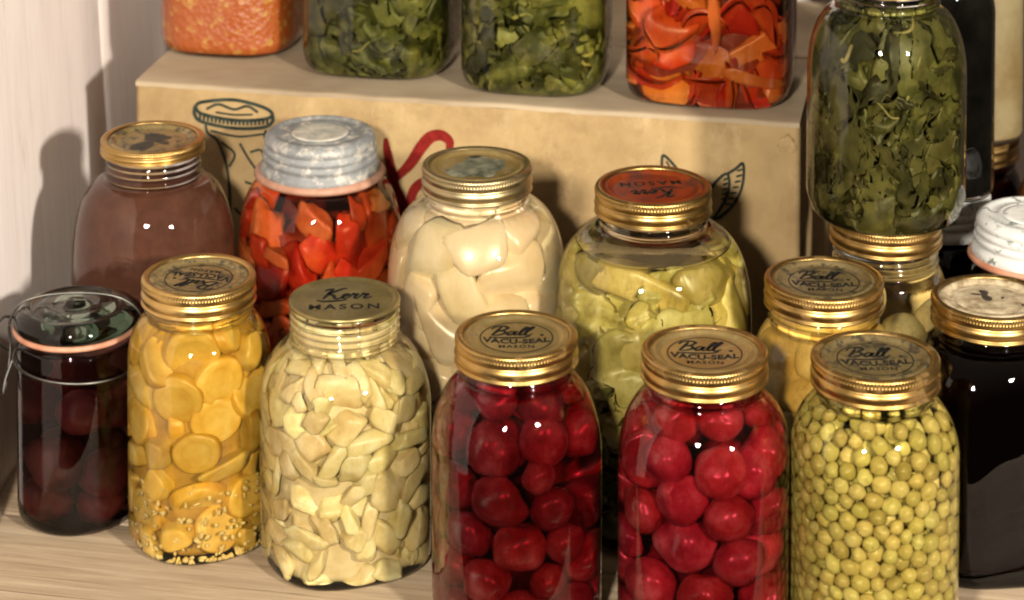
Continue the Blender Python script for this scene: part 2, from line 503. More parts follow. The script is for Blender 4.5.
def fill_mesh(J, top, gap=0.35, ns=96, bottom=4.8, dome=0.0):
    zs = np.unique(np.concatenate([[bottom, bottom + 1, bottom + 3, 9, 12], np.linspace(14, top, 26)]))
    zs = zs[zs <= top]; th = np.arange(ns) * 2 * np.pi / ns; rows = []
    for z in zs:
        r = J.rin(z, th) - gap - (1.2 if z < bottom + .5 else 0.0)
        if z > J.zn: r = np.full(ns, J.neck - 3.6)
        rows.append(np.stack([r * np.cos(th), r * np.sin(th), np.full(ns, float(z))], -1))
    v = np.concatenate(rows); f = grid_faces(len(zs), ns); mi = [0] * len(f)
    f.append(list(range(ns))[::-1]); mi.append(0)
    k = (len(zs) - 1) * ns
    v = np.vstack([v, [[0, 0, top + dome]]]); c = len(v) - 1
    for j in range(ns):
        f.append([k + j, k + (j + 1) % ns, c]); mi.append(1)
    return v, f, mi


def add_liquid(J, root, top, col, density, name='preserving_liquid'):
    BODY[root.name].data.materials[0] = solid_mat('liq_' + root.name, col, density)


def band(J, root, mat, k=1.0, h=17.0, knurl=True):
    """screw band: bottom flange, bulge, groove, knurled upper edge, rolled top"""
    H = J.H; ns = 464
    p = [(36.4, 0.2), (37.0, 0), (37.7, 0.5), (37.4, 1.3), (36.5, 1.9), (36.4, 2.5), (37.0, 3.3), (37.6, 4.8), (37.7, 5.8), (37.4, 7.2), (36.7, 8.3),
         (36.1, 8.9), (36.2, 9.5), (36.9, 10.0), (37.2, 10.8), (37.25, 11.8), (37.3, 12.4), (37.45, 12.7), (37.45, 15.0), (37.2, 15.4),
         (36.9, 16.0), (36.2, 16.7), (35.2, 17.0), (34.2, 16.95), (33.1, 16.6), (32.4, 16.0), (32.0, 15.0),
         (33.6, 14.4), (35.6, 13.8), (36.1, 12), (35.8, 6), (35.7, 1.0), (36.4, 0.2)]
    p = [(a, (b - 17.0) * h / 17.0) for a, b in p]
    prof = [(r * k, H + z) for r, z in p]
    def fac(th, i):
        if knurl and i in (17, 18):
            return 1 - 0.016 * np.array([0, 0.5, 1, 0.5])[np.arange(len(th)) % 4]
        return np.ones_like(th)
    v, f = lathe(prof, ns, fac=fac)
    # hand made wobble: a dented, not quite round band
    a = np.arctan2(v[:, 1], v[:, 0]); v[:, 2] += 0.25 * np.sin(2 * a + J.x) ; v[:, :2] *= (1 + 0.003 * np.sin(3 * a + J.y))[:, None]
    return mk('screw_band', v, f, mat, root)


def disc(J, root, mat, k=1.0, center=None, cr=22.5):
    H = J.H
    p = [(34.5, -2.6), (32.4, -1.9), (31.0, -0.9), (29.8, -0.7), (28.8, -1.0), (27.6, -2.0), (26.4, -3.0), (25.2, -3.2), (24.2, -2.9), (23.4, -3.05), (12, -3.0), (3, -3.0)]
    v, f = lathe([(r * k, H + z) for r, z in p[::-1]], 96)
    f = [q[::-1] for q in f]
    f = f + [list(range(96))]
    # flip so that the normals look up
    d = mk('lid_disc', v, [q[::-1] for q in f], mat, root)
    return d


def printing(J, parent, kind, rot, k=1.0, mat=None, ringline=True, z=-2.96):
    parts = []
    if kind in ('ball', 'vacu'):
        v, f = script('Ball', 12.5, 1.25); v[:, 0] *= 1.25; v[:, 1] += 3.2; v[:, 0] -= 2.5; parts.append((v, f))
        v, f = text_mesh('VACU-SEAL', 8.8, 0, 1.04, bold=0.38)
        v[:, 1] += -6.2; v[:, 1] += (v[:, 0] ** 2) * 0.006; v[:, 0] *= 0.86
        parts.append((v, f))
        v, f = text_mesh('MASON', 5.6, 0, 1.2, bold=0.12); v[:, 1] -= 13.2; parts.append((v, f))
        v, f = lathe([(1.3, 0), (1.3, 0.12), (0.1, 0.12)], 14, True); v[:, 0] += 15.5; v[:, 1] += 3.6; parts.append((v, f))
    else:
        v, f = script('Kerr', 14.0, 1.6); v[:, 1] += 1.0; parts.append((v, f))
        v, f = text_mesh('MASON', 9.6, 0, 1.35, bold=0.26); v[:, 1] -= 10.6; parts.append((v, f))
    if ringline:
        v, f = lathe([(21.6, 0), (21.6, 0.12), (22.3, 0.12), (22.3, 0)], 96); parts.append((v, f))
    v, f = join(parts)
    v[:, :2] *= k
    v[:, 2] += J.H + z
    return mk('lid_lettering', v, f, mat or M['ink'], parent, rz=rot, smooth=False)


def blotch(J, parent, mat, k, R, seed, name='lid_stain', z=-2.9, cx=0, cy=0, rough=0.35):
    """an uneven patch of dirt, rust or wax lying in the lid's recess"""
    rng = np.random.default_rng(seed); ns = 72; th = np.arange(ns) * 2 * np.pi / ns
    ph = rng.random(6) * 6.28; out = 1 + rough * sum(np.sin((i + 2) * th + ph[i]) / (i + 2) for i in range(6))
    rows = [np.stack([R * k * q * out * np.cos(th) + cx, R * k * q * out * np.sin(th) + cy, np.full(ns, J.H + z + h)], -1) for q, h in ((1, 0), (0.96, 0.14), (0.6, 0.22), (0.1, 0.24))]
    v = np.concatenate(rows); f = grid_faces(4, ns); f.append([3 * ns + j for j in range(ns)])
    rr = np.hypot(v[:, 0], v[:, 1]); m = np.minimum(1, 23.0 * k / (rr + 1e-6)); v[:, :2] *= m[:, None]
    return mk(name, v, f, mat, parent)


def gold_lid(J, root, disc_mat, kind=None, rot=0.0, k=1.0, bmat=None, h=17.0, stain=None, ringline=True):
    band(J, root, bmat or M['gold'], k, h)
    d = disc(J, root, disc_mat, k)
    if kind: printing(J, d, kind, rot, k, ringline=ringline)
    return d


def shadowed(v): return v


def core(J, root, mat, top, gap, name='inner_core'):
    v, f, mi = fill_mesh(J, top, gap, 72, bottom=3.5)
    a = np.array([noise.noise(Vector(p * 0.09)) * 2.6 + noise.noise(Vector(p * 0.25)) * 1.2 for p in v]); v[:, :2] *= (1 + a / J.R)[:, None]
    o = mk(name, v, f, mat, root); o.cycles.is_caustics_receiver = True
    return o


# ------------------------------------------------------------------ pieces of food
def ico(sub):
    import bmesh
    bm = bmesh.new(); bmesh.ops.create_icosphere(bm, subdivisions=sub, radius=1.0)
    v = np.array([list(q.co) for q in bm.verts]); f = [[q.index for q in p.verts] for p in bm.faces]; bm.free()
    return v, f


ICO = {i: ico(i) for i in (1, 2, 3, 4)}


def cube_ball(n=5):
    """a gridded cube, so that it can be rounded into dice and wedges"""
    V = {}; F = []; L = np.linspace(-1, 1, n + 1)
    def idx(p):
        k = tuple(np.round(p, 5)); 
        if k not in V: V[k] = len(V)
        return V[k]
    for ax in range(3):
        for sgn in (-1, 1):
            for i in range(n):
                for j in range(n):
                    q = []
                    for a, b in ((i, j), (i + 1, j), (i + 1, j + 1), (i, j + 1)):
                        p = [0, 0, 0]; p[ax] = sgn; p[(ax + 1) % 3] = L[a]; p[(ax + 2) % 3] = L[b]
                        q.append(idx(np.array(p)))
                    F.append(q if sgn > 0 else q[::-1])
    return np.array(list(V.keys()), float), F


CUBE = cube_ball(6)


def rotm(rng, tilt=1.0):
    q = rng.normal(size=4); q /= np.linalg.norm(q)
    if tilt < 1:
        a = rng.random() * 6.283; q = q * tilt + np.array([math.cos(a / 2), 0, 0, math.sin(a / 2)]) * (1 - tilt); q /= np.linalg.norm(q)
    w_, x, y, z = q
    return np.array([[1 - 2 * (y * y + z * z), 2 * (x * y - z * w_), 2 * (x * z + y * w_)], [2 * (x * y + z * w_), 1 - 2 * (x * x + z * z), 2 * (y * z - x * w_)], [2 * (x * z - y * w_), 2 * (y * z + x * w_), 1 - 2 * (x * x + y * y)]])


def lump(v, rng, amp, freq):
    d = rng.random(3) * 50
    n = np.linalg.norm(v, axis=1, keepdims=True) + 1e-9
    off = np.array([noise.noise(Vector(p * freq + d)) for p in v / n])
    return v * (1 + amp * off[:, None])


def beet_piece(r, rng, cut=0.0):
    v, f = ICO[3]; v = lump(v.copy(), rng, 0.16, 1.3) * r * np.array([1, 1, 0.92 + 0.14 * rng.random()])
    # a shallow root scar
    d = v / np.linalg.norm(v, axis=1, keepdims=True); q = np.clip((d[:, 2] - 0.86) / 0.14, 0, 1); v[:, 2] -= q * q * r * 0.16
    if rng.random() < cut: v[:, 0] = np.minimum(v[:, 0], r * 0.45)
    return v @ rotm(rng).T, f


def dice_piece(sz, rng, amp=0.10, p=5.0):
    """a cut chunk: flat faces, rounded edges, sheared so that no two are alike"""
    v, f = CUBE; v = v.copy()
    L = (np.abs(v) ** p).sum(1) ** (1 / p); v = v / L[:, None]
    v = lump(v, rng, amp, 1.4)
    sh = np.eye(3) + rng.uniform(-0.35, 0.35, (3, 3)) * (1 - np.eye(3))
    tp = 1 + rng.uniform(-0.3, 0.3) * v[:, 2:3]
    v[:, :2] *= tp
    return (v * np.asarray(sz)) @ sh.T @ rotm(rng).T, f


def slice_piece(r, h, rng, tilt=1.0):
    prof = [(0.01, h / 2), (r * 0.35, h / 2 - 0.15), (r * 0.54, h / 2 + 0.15), (r * 0.62, h / 2 + 0.1), (r * 0.9, h / 2), (r * 0.98, h / 2 - 0.9), (r, h / 2 - 2), (r, -h / 2 + 2), (r * 0.98, -h / 2 + 0.9), (r * 0.9, -h / 2), (r * 0.62, -h / 2 - 0.1), (0.01, -h / 2)]
    v, f = lathe(prof[::-1], 36)
    a = np.arctan2(v[:, 1], v[:, 0]); v[:, :2] *= (1 + 0.04 * np.sin(2 * a + rng.random() * 6) + 0.02 * np.sin(5 * a + rng.random() * 6))[:, None]
    v[:, 2] += 0.6 * np.sin(v[:, 0] / r * 2 + rng.random() * 6)
    return v, f


def strip_piece(L, wd, th, rng, curl=1.0, nx=14, ny=4):
    """a thick soft strip, bent and twisted"""
    u = np.linspace(-1, 1, nx); s_ = np.linspace(-1, 1, ny)
    a0, a1, a2 = rng.uniform(-1, 1, 3) * curl; ph = rng.random() * 6
    top = []; 
    for x in u:
        w2 = wd / 2 * (1 - 0.55 * abs(x) ** 3)
        cx = L / 2 * (math.sin(x * (0.4 + abs(a0))) / (0.4 + abs(a0)) if True else x); cz = L / 2 * a0 * x * x * 0.8; tw = a1 * x * 1.1
        for y in s_:
            yy = y * w2; zz = th * 0.4 * math.sin(y * 2 + ph) * a2
            top.append([cx, yy * math.cos(tw) - zz * math.sin(tw), cz + yy * math.sin(tw) + zz * math.cos(tw)])
    top = np.array(top); n = nx * ny
    bot = top.copy(); nrm = np.array([0, 0, th]); bot = bot - nrm
    v = np.vstack([top, bot]); f = []
    for i in range(nx - 1):
        for j in range(ny - 1):
            a = i * ny + j; f.append([a, a + ny, a + ny + 1, a + 1]); f.append([n + a, n + a + 1, n + a + ny + 1, n + a + ny])
    edge = [i * ny for i in range(nx)] + [(nx - 1) * ny + j for j in range(1, ny)] + [i * ny + ny - 1 for i in range(nx - 2, -1, -1)] + [j for j in range(ny - 2, 0, -1)]
    for i in range(len(edge)):
        a, b = edge[i], edge[(i + 1) % len(edge)]; f.append([a, n + a, n + b, b][::-1])
    return v @ rotm(rng).T, f


def leaf_piece(sz, rng, crumple=1.0, n=9, th=0.7, asp=0.7):
    """a wilted, folded scrap of leaf with an irregular edge"""
    u = np.linspace(-1, 1, n); X, Y = np.meshgrid(u, u, indexing='ij')
    d = rng.random(3) * 90
    pts = []
    ang = np.arctan2(Y, X)
    ragged = 1 + 0.16 * np.sin(3 * ang + d[0]) + 0.09 * np.sin(7 * ang + d[1]) + 0.06 * np.sin(13 * ang + d[2])
    for x, y, g in zip(X.ravel(), Y.ravel(), ragged.ravel()):
        x2, y2 = x * g * math.sqrt(1 - y * y / 2.2), y * g * asp * math.sqrt(1 - x * x / 2.2)
        z = crumple * (0.75 * noise.noise(Vector((x * 1.3 + d[0], y * 1.3 + d[1], d[2]))) + 0.34 * noise.noise(Vector((x * 3.4 + d[1], y * 3.4, d[0]))) + 0.16 * noise.noise(Vector((x * 7 + d[1], y * 7, d[0]))))
        z -= 0.10 * math.exp(-(y * 7) ** 2)
        pts.append([x2, y2, z])
    top = np.array(pts) * sz; bot = top - np.array([0, 0, th]); N = n * n
    v = np.vstack([top, bot]); f = []
    for i in range(n - 1):
        for j in range(n - 1):
            a = i * n + j; f.append([a, a + n, a + n + 1, a + 1]); f.append([N + a, N + a + 1, N + a + n + 1, N + a + n])
    edge = [i * n for i in range(n)] + [(n - 1) * n + j for j in range(1, n)] + [i * n + n - 1 for i in range(n - 2, -1, -1)] + [j for j in range(n - 2, 0, -1)]
    for i in range(len(edge)):
        a, b = edge[i], edge[(i + 1) % len(edge)]; f.append([a, N + a, N + b, b][::-1])
    return v, f


def pack(J, radii, top, seed, bottom=-3.0, iters=140, squash=0.92, inner=0.0, gap=1.0, fall=0.35):
    """settles spheres inside the jar; returns centres in jar space"""
    rng = np.random.default_rng(seed); n = len(radii); r = np.asarray(radii, float)
    a = rng.random(n) * 6.283; z = bottom + r + rng.random(n) * np.maximum(top - bottom - 2 * r, 1)
    R = J.R * np.sqrt(inner + (1 - inner) * rng.random(n)) * 0.9
    P = np.stack([R * np.cos(a), R * np.sin(a), z], -1)
    for it in range(iters):
        D = P[:, None] - P[None]; d = np.sqrt((D ** 2).sum(-1)) + 1e-6
        t = (r[:, None] + r[None]) * squash; ov = np.maximum(t - d, 0); np.fill_diagonal(ov, 0)
        P += (D / d[..., None] * ov[..., None]).sum(1) * 0.30
        if it < iters * 0.6: P[:, 2] -= fall
        P[:, 2] = np.clip(P[:, 2], bottom + r * 0.9, top - r * 0.6)
        th = np.arctan2(P[:, 1], P[:, 0]); q = np.hypot(P[:, 0], P[:, 1]) + 1e-6
        mx = J.rin(P[:, 2], th) - r - gap; mx = np.maximum(mx, 1.0)
        k = np.minimum(1, mx / q)
        if inner > 0:
            mn = mx * inner; k = np.where(q * k < mn, mn / q, k)
        P[:, :2] *= k[:, None]
    return P


def piece(J, name, v, f, c, mat, top, rng, label, cat, group, gap=None, attr=None):
    """one piece as its own object; its points are pressed to the glass, its origin is its middle"""
    v = J.clamp(np.asarray(v) + c, top, gap=(0.5 + rng.random() * 1.6) if gap is None else gap)
    m = v.mean(0)
    o = mk(name, v - m, f, mat, None, (J.x + m[0], J.y + m[1], J.z + m[2]), attr=attr)
    o.cycles.is_caustics_receiver = True
    return tag(o, label, cat, group)


# ------------------------------------------------------------------ the setting
def wood_mat(name, c1, c2, c3, gscale=(1, 22, 22), rough=0.65, knots=True):
    k = NB(name)
    g = k.noise(5.5, 8, 0.66, gscale, 0.6)
    base = k.ramp(g, [(0.30, c1), (0.48, c2), (0.68, c3)])
    fine = k.noise(30, 6, 0.7, (gscale[0] * 0.8, gscale[1] * 1.6, gscale[2] * 1.6))
    col = k.mix(k.ramp(fine, [(0.42, (0, 0, 0)), (0.72, (0.5, 0.5, 0.5))]), base, c1)
    stain = k.ramp(k.noise(4, 5, 0.6), [(0.48, (0, 0, 0)), (0.78, (0.45, 0.45, 0.45))])
    col = k.mix(stain, col, tuple(q * 0.62 for q in c2))
    crack = k.ramp(k.noise(9, 4, 0.6, (gscale[0] * 0.5, gscale[1] * 1.3, gscale[2] * 1.3), 0.3), [(0.30, (0.35, 0.30, 0.25)), (0.345, (1, 1, 1))])
    k.set(Base_Color=k.mix(1.0, col, crack, 'MULTIPLY'), Roughness=rough)
    k.bump(fine, 0.5, 0.8)
    return k.m


yaw = math.radians(-11.114)
M['shelf'] = wood_mat('shelf_wood', (0.20, 0.135, 0.080), (0.38, 0.285, 0.185), (0.50, 0.39, 0.27))
k = NB('painted_boards')
g = k.noise(7, 8, 0.7, (16, 16, 1.2), 0.4)
base = k.ramp(g, [(0.28, (0.70, 0.61, 0.56)), (0.46, (0.79, 0.70, 0.66)), (0.7, (0.85, 0.77, 0.73))])
worn = k.ramp(k.noise(22, 7, 0.72, (3, 3, 0.5)), [(0.60, (0, 0, 0)), (0.70, (0.6, 0.6, 0.6))])
k.set(Base_Color=k.mix(worn, base, (0.46, 0.40, 0.33)), Roughness=0.7); k.bump(g, 0.4, 0.8)
M['paint'] = k.m
M['backing'] = plain('dark_backdrop', (0.022, 0.014, 0.009), (0.05, 0.03, 0.02), 0.8, 14)  # near black colour stands in for the darkness at the right


def board(name, L, D, h, mat, loc, rz, edge=1.2, label=None, warp=0.6, seed=1):
    """a sawn board lying in x (length) and y (depth), with eased edges"""
    nx, ny = 60, 10
    rng = random.Random(seed); V = []; F = []
    xs = np.linspace(0, L, nx); prof = [(0, -h), (0, -edge), (edge * 0.3, -edge * 0.3), (edge, 0)] + [(y, 0) for y in np.linspace(edge, D - edge, ny)[1:-1]] + [(D - edge, 0), (D - edge * 0.3, -edge * 0.3), (D, -edge), (D, -h)]
    for x in xs:
        for y, z in prof:
            V.append([x, y, z + warp * noise.noise(Vector((x * 0.006 + seed * 7, y * 0.02, 0)))])
    m = len(prof)
    for i in range(nx - 1):
        for j in range(m):
            a = i * m + j; b = i * m + (j + 1) % m; F.append([a, a + m, b + m, b])
    F.append(list(range(m))); F.append([(nx - 1) * m + j for j in range(m)][::-1])
    o = mk(name, V, F, mat, None, loc, rz)
    return o


# shelf: three long boards side by side
e1 = np.array([math.cos(yaw), math.sin(yaw)]); e2 = np.array([-math.sin(yaw), math.cos(yaw)])
o0 = np.array([-277.3, 1854.8])
for i, (off, D) in enumerate(((-352, 129), (-221, 400), (181, 420))):
    p = o0 - e1 * 330 + e2 * off
    s = board('shelf_board', 1250, D, 24, M['shelf'], (p[0], p[1], 0), yaw, seed=i + 1, warp=0.5)
    tag(s, ['pale worn wooden shelf board at the front, under the front row of jars', 'wooden shelf board in the middle, under the round jars and the front of the carton',
            'wooden shelf board at the back, behind the middle board'][i], 'shelf board', 'boards of the shelf', 'structure')

# left wall: upright painted boards, leaning very slightly outwards
wd = np.array([25.0, 253.0]); wd /= np.linalg.norm(wd); wn = np.array([wd[1], -wd[0]])
def wall_board(a0, L, seed):
    v = []; f = []
    nx, nz = 14, 40
    for side in (0, 1):
        for i in range(nx):
            for j in range(nz):
                t = a0 + (0.0, 1.2)[i] if i < 2 else a0 + L - (1.2, 0.0)[i - nx + 2] if i > nx - 3 else a0 + L * (i - 1) / (nx - 3); z = -30 + 560 * j / (nz - 1)
                e_ = 0.0 if 0 < i < nx - 1 else 0.5
                out = (-e_ + 0.7 * noise.noise(Vector((t * 0.02, z * 0.006, seed)))) if side == 0 else -16
                v.append([-342 + wd[0] * t + wn[0] * out - z * 0.05, 1668 + wd[1] * t + wn[1] * out, z])
    n = nx * nz
    for i in range(nx - 1):
        for j in range(nz - 1):
            a = i * nz + j; f.append([a, a + nz, a + nz + 1, a + 1]); f.append([n + a, n + a + 1, n + a + nz + 1, n + a + nz])
    for i in range(nx - 1):
        for q in (0, nz - 1): a = i * nz + q; f.append([a, n + a, n + a + nz, a + nz])
    for j in range(nz - 1):
        for q in (0, nx - 1): a = q * nz + j; f.append([a, a + 1, n + a + 1, n + a])
    return np.array(v), f
for i, (a0, L) in enumerate(((-330, 641), (313.0, 220),)):
    v, f = wall_board(a0, L, i * 3.3)
    o = mk('wall_board', v, f, M['paint'])
    tag(o, ['wide whitewashed upright wall board nearest the camera on the left', 'whitewashed upright wall board behind the first, beside the carton'][i], 'wall board', 'whitewashed boards of the left wall')
# back wall behind the carton, and a dark backdrop standing in for the darkness at the right
p = o0 + e2 * 320 - e1 * 70
v = []; 
def slab(L, h, t):
    return np.array([[0, 0, -30], [L, 0, -30], [L, t, -30], [0, t, -30], [0, 0, h], [L, 0, h], [L, t, h], [0, t, h]], float), [[0, 1, 5, 4], [1, 2, 6, 5], [2, 3, 7, 6], [3, 0, 4, 7], [4, 5, 6, 7], [3, 2, 1, 0]]
v, f = slab(560, 560, 18)
tag(mk('back_wall', v, f, M['paint'], None, (p[0], p[1], 0), yaw, smooth=False), 'pale back board standing behind the carton', 'wall board')
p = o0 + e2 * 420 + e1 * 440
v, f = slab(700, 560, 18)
tag(mk('back_wall', v, f, M['backing'], None, (p[0], p[1], 0), yaw, smooth=False), 'dark backdrop standing in for the darkness behind the jars at the right', 'wall board')

# ------------------------------------------------------------------ the carton
k = NB('carton_board')
base = k.ramp(k.noise(9, 6, 0.65), [(0.32, (0.235, 0.150, 0.060)), (0.52, (0.33, 0.222, 0.093)), (0.72, (0.40, 0.285, 0.130))])
fib = k.noise(160, 3, 0.6, (1, 1, 0.35))
col = k.mix(k.ramp(fib, [(0.35, (0.22, 0.22, 0.22)), (0.7, (0, 0, 0))]), base, (0.36, 0.25, 0.13))
spots = k.ramp(k.noise(75, 3, 0.6), [(0.70, (0, 0, 0)), (0.76, (0.6, 0.6, 0.6))])
col = k.mix(k.ramp(k.noise(14, 8, 0.75), [(0.48, (0, 0, 0)), (0.66, (0.7, 0.7, 0.7))]), col, (0.20, 0.12, 0.05))
col = k.mix(k.ramp(k.noise(34, 8, 0.75, (1, 1, 0.5)), [(0.56, (0, 0, 0)), (0.70, (0.5, 0.5, 0.5))]), col, (0.48, 0.36, 0.20))
k.set(Base_Color=k.mix(spots, col, (0.22, 0.13, 0.06)), Roughness=0.78); k.bump(fib, 0.35, 0.8)
M['carton'] = k.m
k = NB('carton_top')
base = k.ramp(k.noise(7, 7, 0.65, (1, 2, 1)), [(0.3, (0.22, 0.160, 0.095)), (0.5, (0.32, 0.245, 0.155)), (0.7, (0.40, 0.315, 0.205))])
k.set(Base_Color=base, Roughness=0.8); k.bump(k.noise(90, 4), 0.3, 0.6)
M['carton_top'] = k.m
M['red_ink'] = plain('red_carton_print', (0.13, 0.008, 0.006), (0.21, 0.016, 0.012), 0.9, 120, 0.1, spec=0.1)
M['green_ink'] = plain('dark_green_carton_print', (0.010, 0.018, 0.015), (0.035, 0.045, 0.036), 0.9, 120, 0.1, spec=0.1)

BL, BD, BH = 488.0, 300.0, 220.0
box = empty('cardboard_carton', (o0[0], o0[1], 0), yaw)
tag(box, 'large tan cardboard carton with red script, standing behind the round jars', 'carton')
# front, sides and back as a hollow sleeve with thickness and rounded, softened corners
def carton_sleeve():
    path = []
    rc = 4.0
    for cx, cy_, a0 in ((BL - rc, rc, -90), (BL - rc, BD - rc, 0), (rc, BD - rc, 90), (rc, rc, 180)):
        for a in np.linspace(a0, a0 + 90, 5): path.append((cx + rc * math.cos(math.radians(a)), cy_ + rc * math.sin(math.radians(a))))
    dense = []
    for i in range(len(path)):
        a = np.array(path[i]); b = np.array(path[(i + 1) % len(path)]); n = max(1, int(np.linalg.norm(b - a) / 14))
        for t in range(n): dense.append(a + (b - a) * t / n)
    P = np.array(dense); n = len(P); zs = np.linspace(0.3, BH - 4, 18); V = []
    for z in zs:
        for q in P:
            b = 2.2 * noise.noise(Vector((q[0] * 0.008, q[1] * 0.008, z * 0.012)))
            edge = min(1.0, min(z, BH - z) / 40) * min(1.0, min(q[0], BL - q[0]) / 30 + (1 if q[1] > 20 else 0))
            V.append([q[0], q[1] - b * max(edge, 0) * (1 if q[1] < 20 else 0), z])
    return np.array(V), grid_faces(len(zs), n), n
v, f, n = carton_sleeve()
f.append(list(range(n))[::-1])
mk('carton_side', v, f, M['carton'], box)
def flap(x0, x1, y0, y1, z, sag, seed, over=1.5):
    nx, ny = 44, 16; V = []; F = []
    for lay in (0, 1):
        for i in range(nx):
            for j in range(ny):
                x = x0 + (x1 - x0) * i / (nx - 1); y = y0 + (y1 - y0) * (j / (ny - 1)) ** 1.8
                zz = z - lay * 3.0 - sag * math.exp(-(y - y0) / 6.0) + 0.9 * noise.noise(Vector((x * 0.02, y * 0.02, seed)))
                yy = y
                if j == 0: yy = y - over + 1.3 * noise.noise(Vector((x * 0.03, 0, seed + 4))); zz -= 0.5
                V.append([x, yy, zz])
    N = nx * ny
    for i in range(nx - 1):
        for j in range(ny - 1):
            a = i * ny + j; F.append([a, a + ny, a + ny + 1, a + 1]); F.append([N + a, N + a + 1, N + a + ny + 1, N + a + ny])
    edge = [i * ny for i in range(nx)] + [(nx - 1) * ny + j for j in range(1, ny)] + [i * ny + ny - 1 for i in range(nx - 2, -1, -1)] + [j for j in range(ny - 2, 0, -1)]
    for i in range(len(edge)):
        a, b = edge[i], edge[(i + 1) % len(edge)]; F.append([a, N + a, N + b, b][::-1])
    return np.array(V), F
v, f = flap(0.5, BL - 0.5, 0.5, BD / 2 - 1, BH - 0.2, 0.5, 1.0, 0.8); mk('top_flap', v, f, M['carton_top'], box, smooth=False)
v, f = flap(0.5, BL - 0.5, BD / 2 + 1, BD - 0.5, BH - 0.2, 0.0, 2.0, 0); mk('top_flap', v, f, M['carton_top'], box)
# torn paper at the front right corner
v, f = leaf_piece(11, np.random.default_rng(5), 0.8, 9, 0.8, 0.8); v = v[:, [0, 2, 1]]
v = v * np.array([0.55, 0.25, 0.7]) + np.array([BL - 9, -1.5, BH - 16]); mk('torn_corner', v, f, M['carton'], box)


def print_front(strokes, wid, mat, name, lbl=None):
    parts = []
    for st, wq in zip(strokes, wid):
        parts.append(ribbon(np.array(st, float), wq, 0.5))
    v, f = join(parts)
    v = np.stack([v[:, 0], -v[:, 2] - 0.2, v[:, 1]], -1)
    b = np.array([2.2 * noise.noise(Vector((q[0] * 0.008, 0.0, q[2] * 0.012))) * max(0, min(1, min(q[2], BH - q[2]) / 40) * min(1.0, min(q[0], BL - q[0]) / 30)) for q in v])
    v[:, 1] -= b
    return mk(name, v, f, mat, box, smooth=False)


taper = lambda a, b: (lambda u: a + (b - a) * math.sin(math.pi * min(1, max(0, u * 0.9 + 0.05))))
print_front([[(190, 189), (191, 180), (194, 165), (198, 146), (204, 118), (208, 95)],
             [(237, 184), (237, 190), (231, 194), (223, 192), (216, 184), (209, 173), (202, 165), (194, 158)],
             [(195, 158), (200, 148), (203, 137), (210, 119), (221, 98), (232, 92)],
             [(208, 140), (220, 142), (229, 148), (228, 157), (219, 159), (211, 153), (208, 142), (210, 128), (220, 118), (234, 120)]],
            [taper(1.5, 7.5), taper(4, 8.5), taper(3, 8), taper(3.5, 7)], M['red_ink'], 'red_script')
L1 = lambda u: 1.5
jar_draw = [[(46, 203), (52, 207), (76, 210), (98, 206), (105, 201), (98, 197), (76, 195), (52, 198), (46, 203)],
            [(46, 203), (46, 197), (52, 192), (76, 189), (98, 191), (105, 196), (105, 201)],
            [(55, 202), (64, 206), (76, 203), (86, 206), (94, 202)], [(62, 200), (76, 199), (90, 200)],
            [(54, 190), (56, 184), (62, 180), (66, 172), (70, 160), (72, 140), (72, 90)], [(100, 189), (99, 184), (103, 176), (104, 160), (104, 90)],
            [(58, 186), (78, 183), (98, 186)], [(66, 178), (76, 170), (72, 160)], [(80, 178), (86, 168), (92, 160)], [(84, 150), (92, 146), (90, 130)], [(76, 130), (84, 120), (80, 104)], [(88, 172), (96, 174), (99, 166)]]
jar_draw += [[(x, 197.5 - 0.0035 * (x - 76) ** 2 * -1 - 1.5), (x, 191.5 + 0.0035 * (x - 76) ** 2)] for x in range(50, 103, 3)]
print_front(jar_draw, [2.4, 2.4, 1.8, 1.4, 1.8, 1.8, 1.5] + [1.6] * 5 + [1.7] * 18, M['green_ink'], 'jar_drawing')
wing = [[(391, 176), (391, 189), (394, 189), (400, 183), (406, 176), (412, 172)], [(394, 186), (398, 180), (404, 175)],
        [(425, 148), (424, 160), (425, 168), (431, 176), (437, 180), (438.5, 172), (436, 162), (431, 153), (427, 147)],
        [(437, 180), (443, 184), (448, 188), (448.5, 178), (446, 167), (440, 157), (432, 149), (427, 147)], [(427, 147), (430, 140), (434, 128), (436, 110)],
        [(391, 176), (392, 166), (398, 158), (408, 152)]]
wing += [[(437.5 - 0.25 * i, 177 - 3.6 * i), (434.5 - 0.35 * i, 175.5 - 3.5 * i)] for i in range(6)]
wing += [[(448 - 0.5 * i - 0.14 * i * i, 184 - 4.2 * i), (444 - 0.5 * i - 0.14 * i * i, 182.5 - 4.0 * i)] for i in range(7)]
print_front(wing, [1.7, 1.1, 1.9, 1.9, 1.9, 1.6] + [1.3] * 13, M['green_ink'], 'wing_drawing')

# ------------------------------------------------------------------ the jars
def new_jar(J, label, mat='glass', group=None, topgap=4.4):
    r = empty('preserving_jar', (J.x, J.y, J.z)); tag(r, label, 'jar', group)
    jar_body(J, r, M[mat], topgap)
    return r
QN = dict(neck=33.0)

exec_order = []
# 1 --- whole beets, left one
food_beet = food('beet_skin', (0.2, 0.018, 0.032), (0.36, 0.052, 0.075), (0.52, 0.2, 0.21), 60, 0.24, 0, 0.22, 0.5, 110, spec=0.6)
food_beet2 = food('bright_beet_skin', (0.24, 0.024, 0.034), (0.42, 0.075, 0.085), (0.58, 0.26, 0.25), 60, 0.24, 0, 0.20, 0.5, 110, spec=0.6)


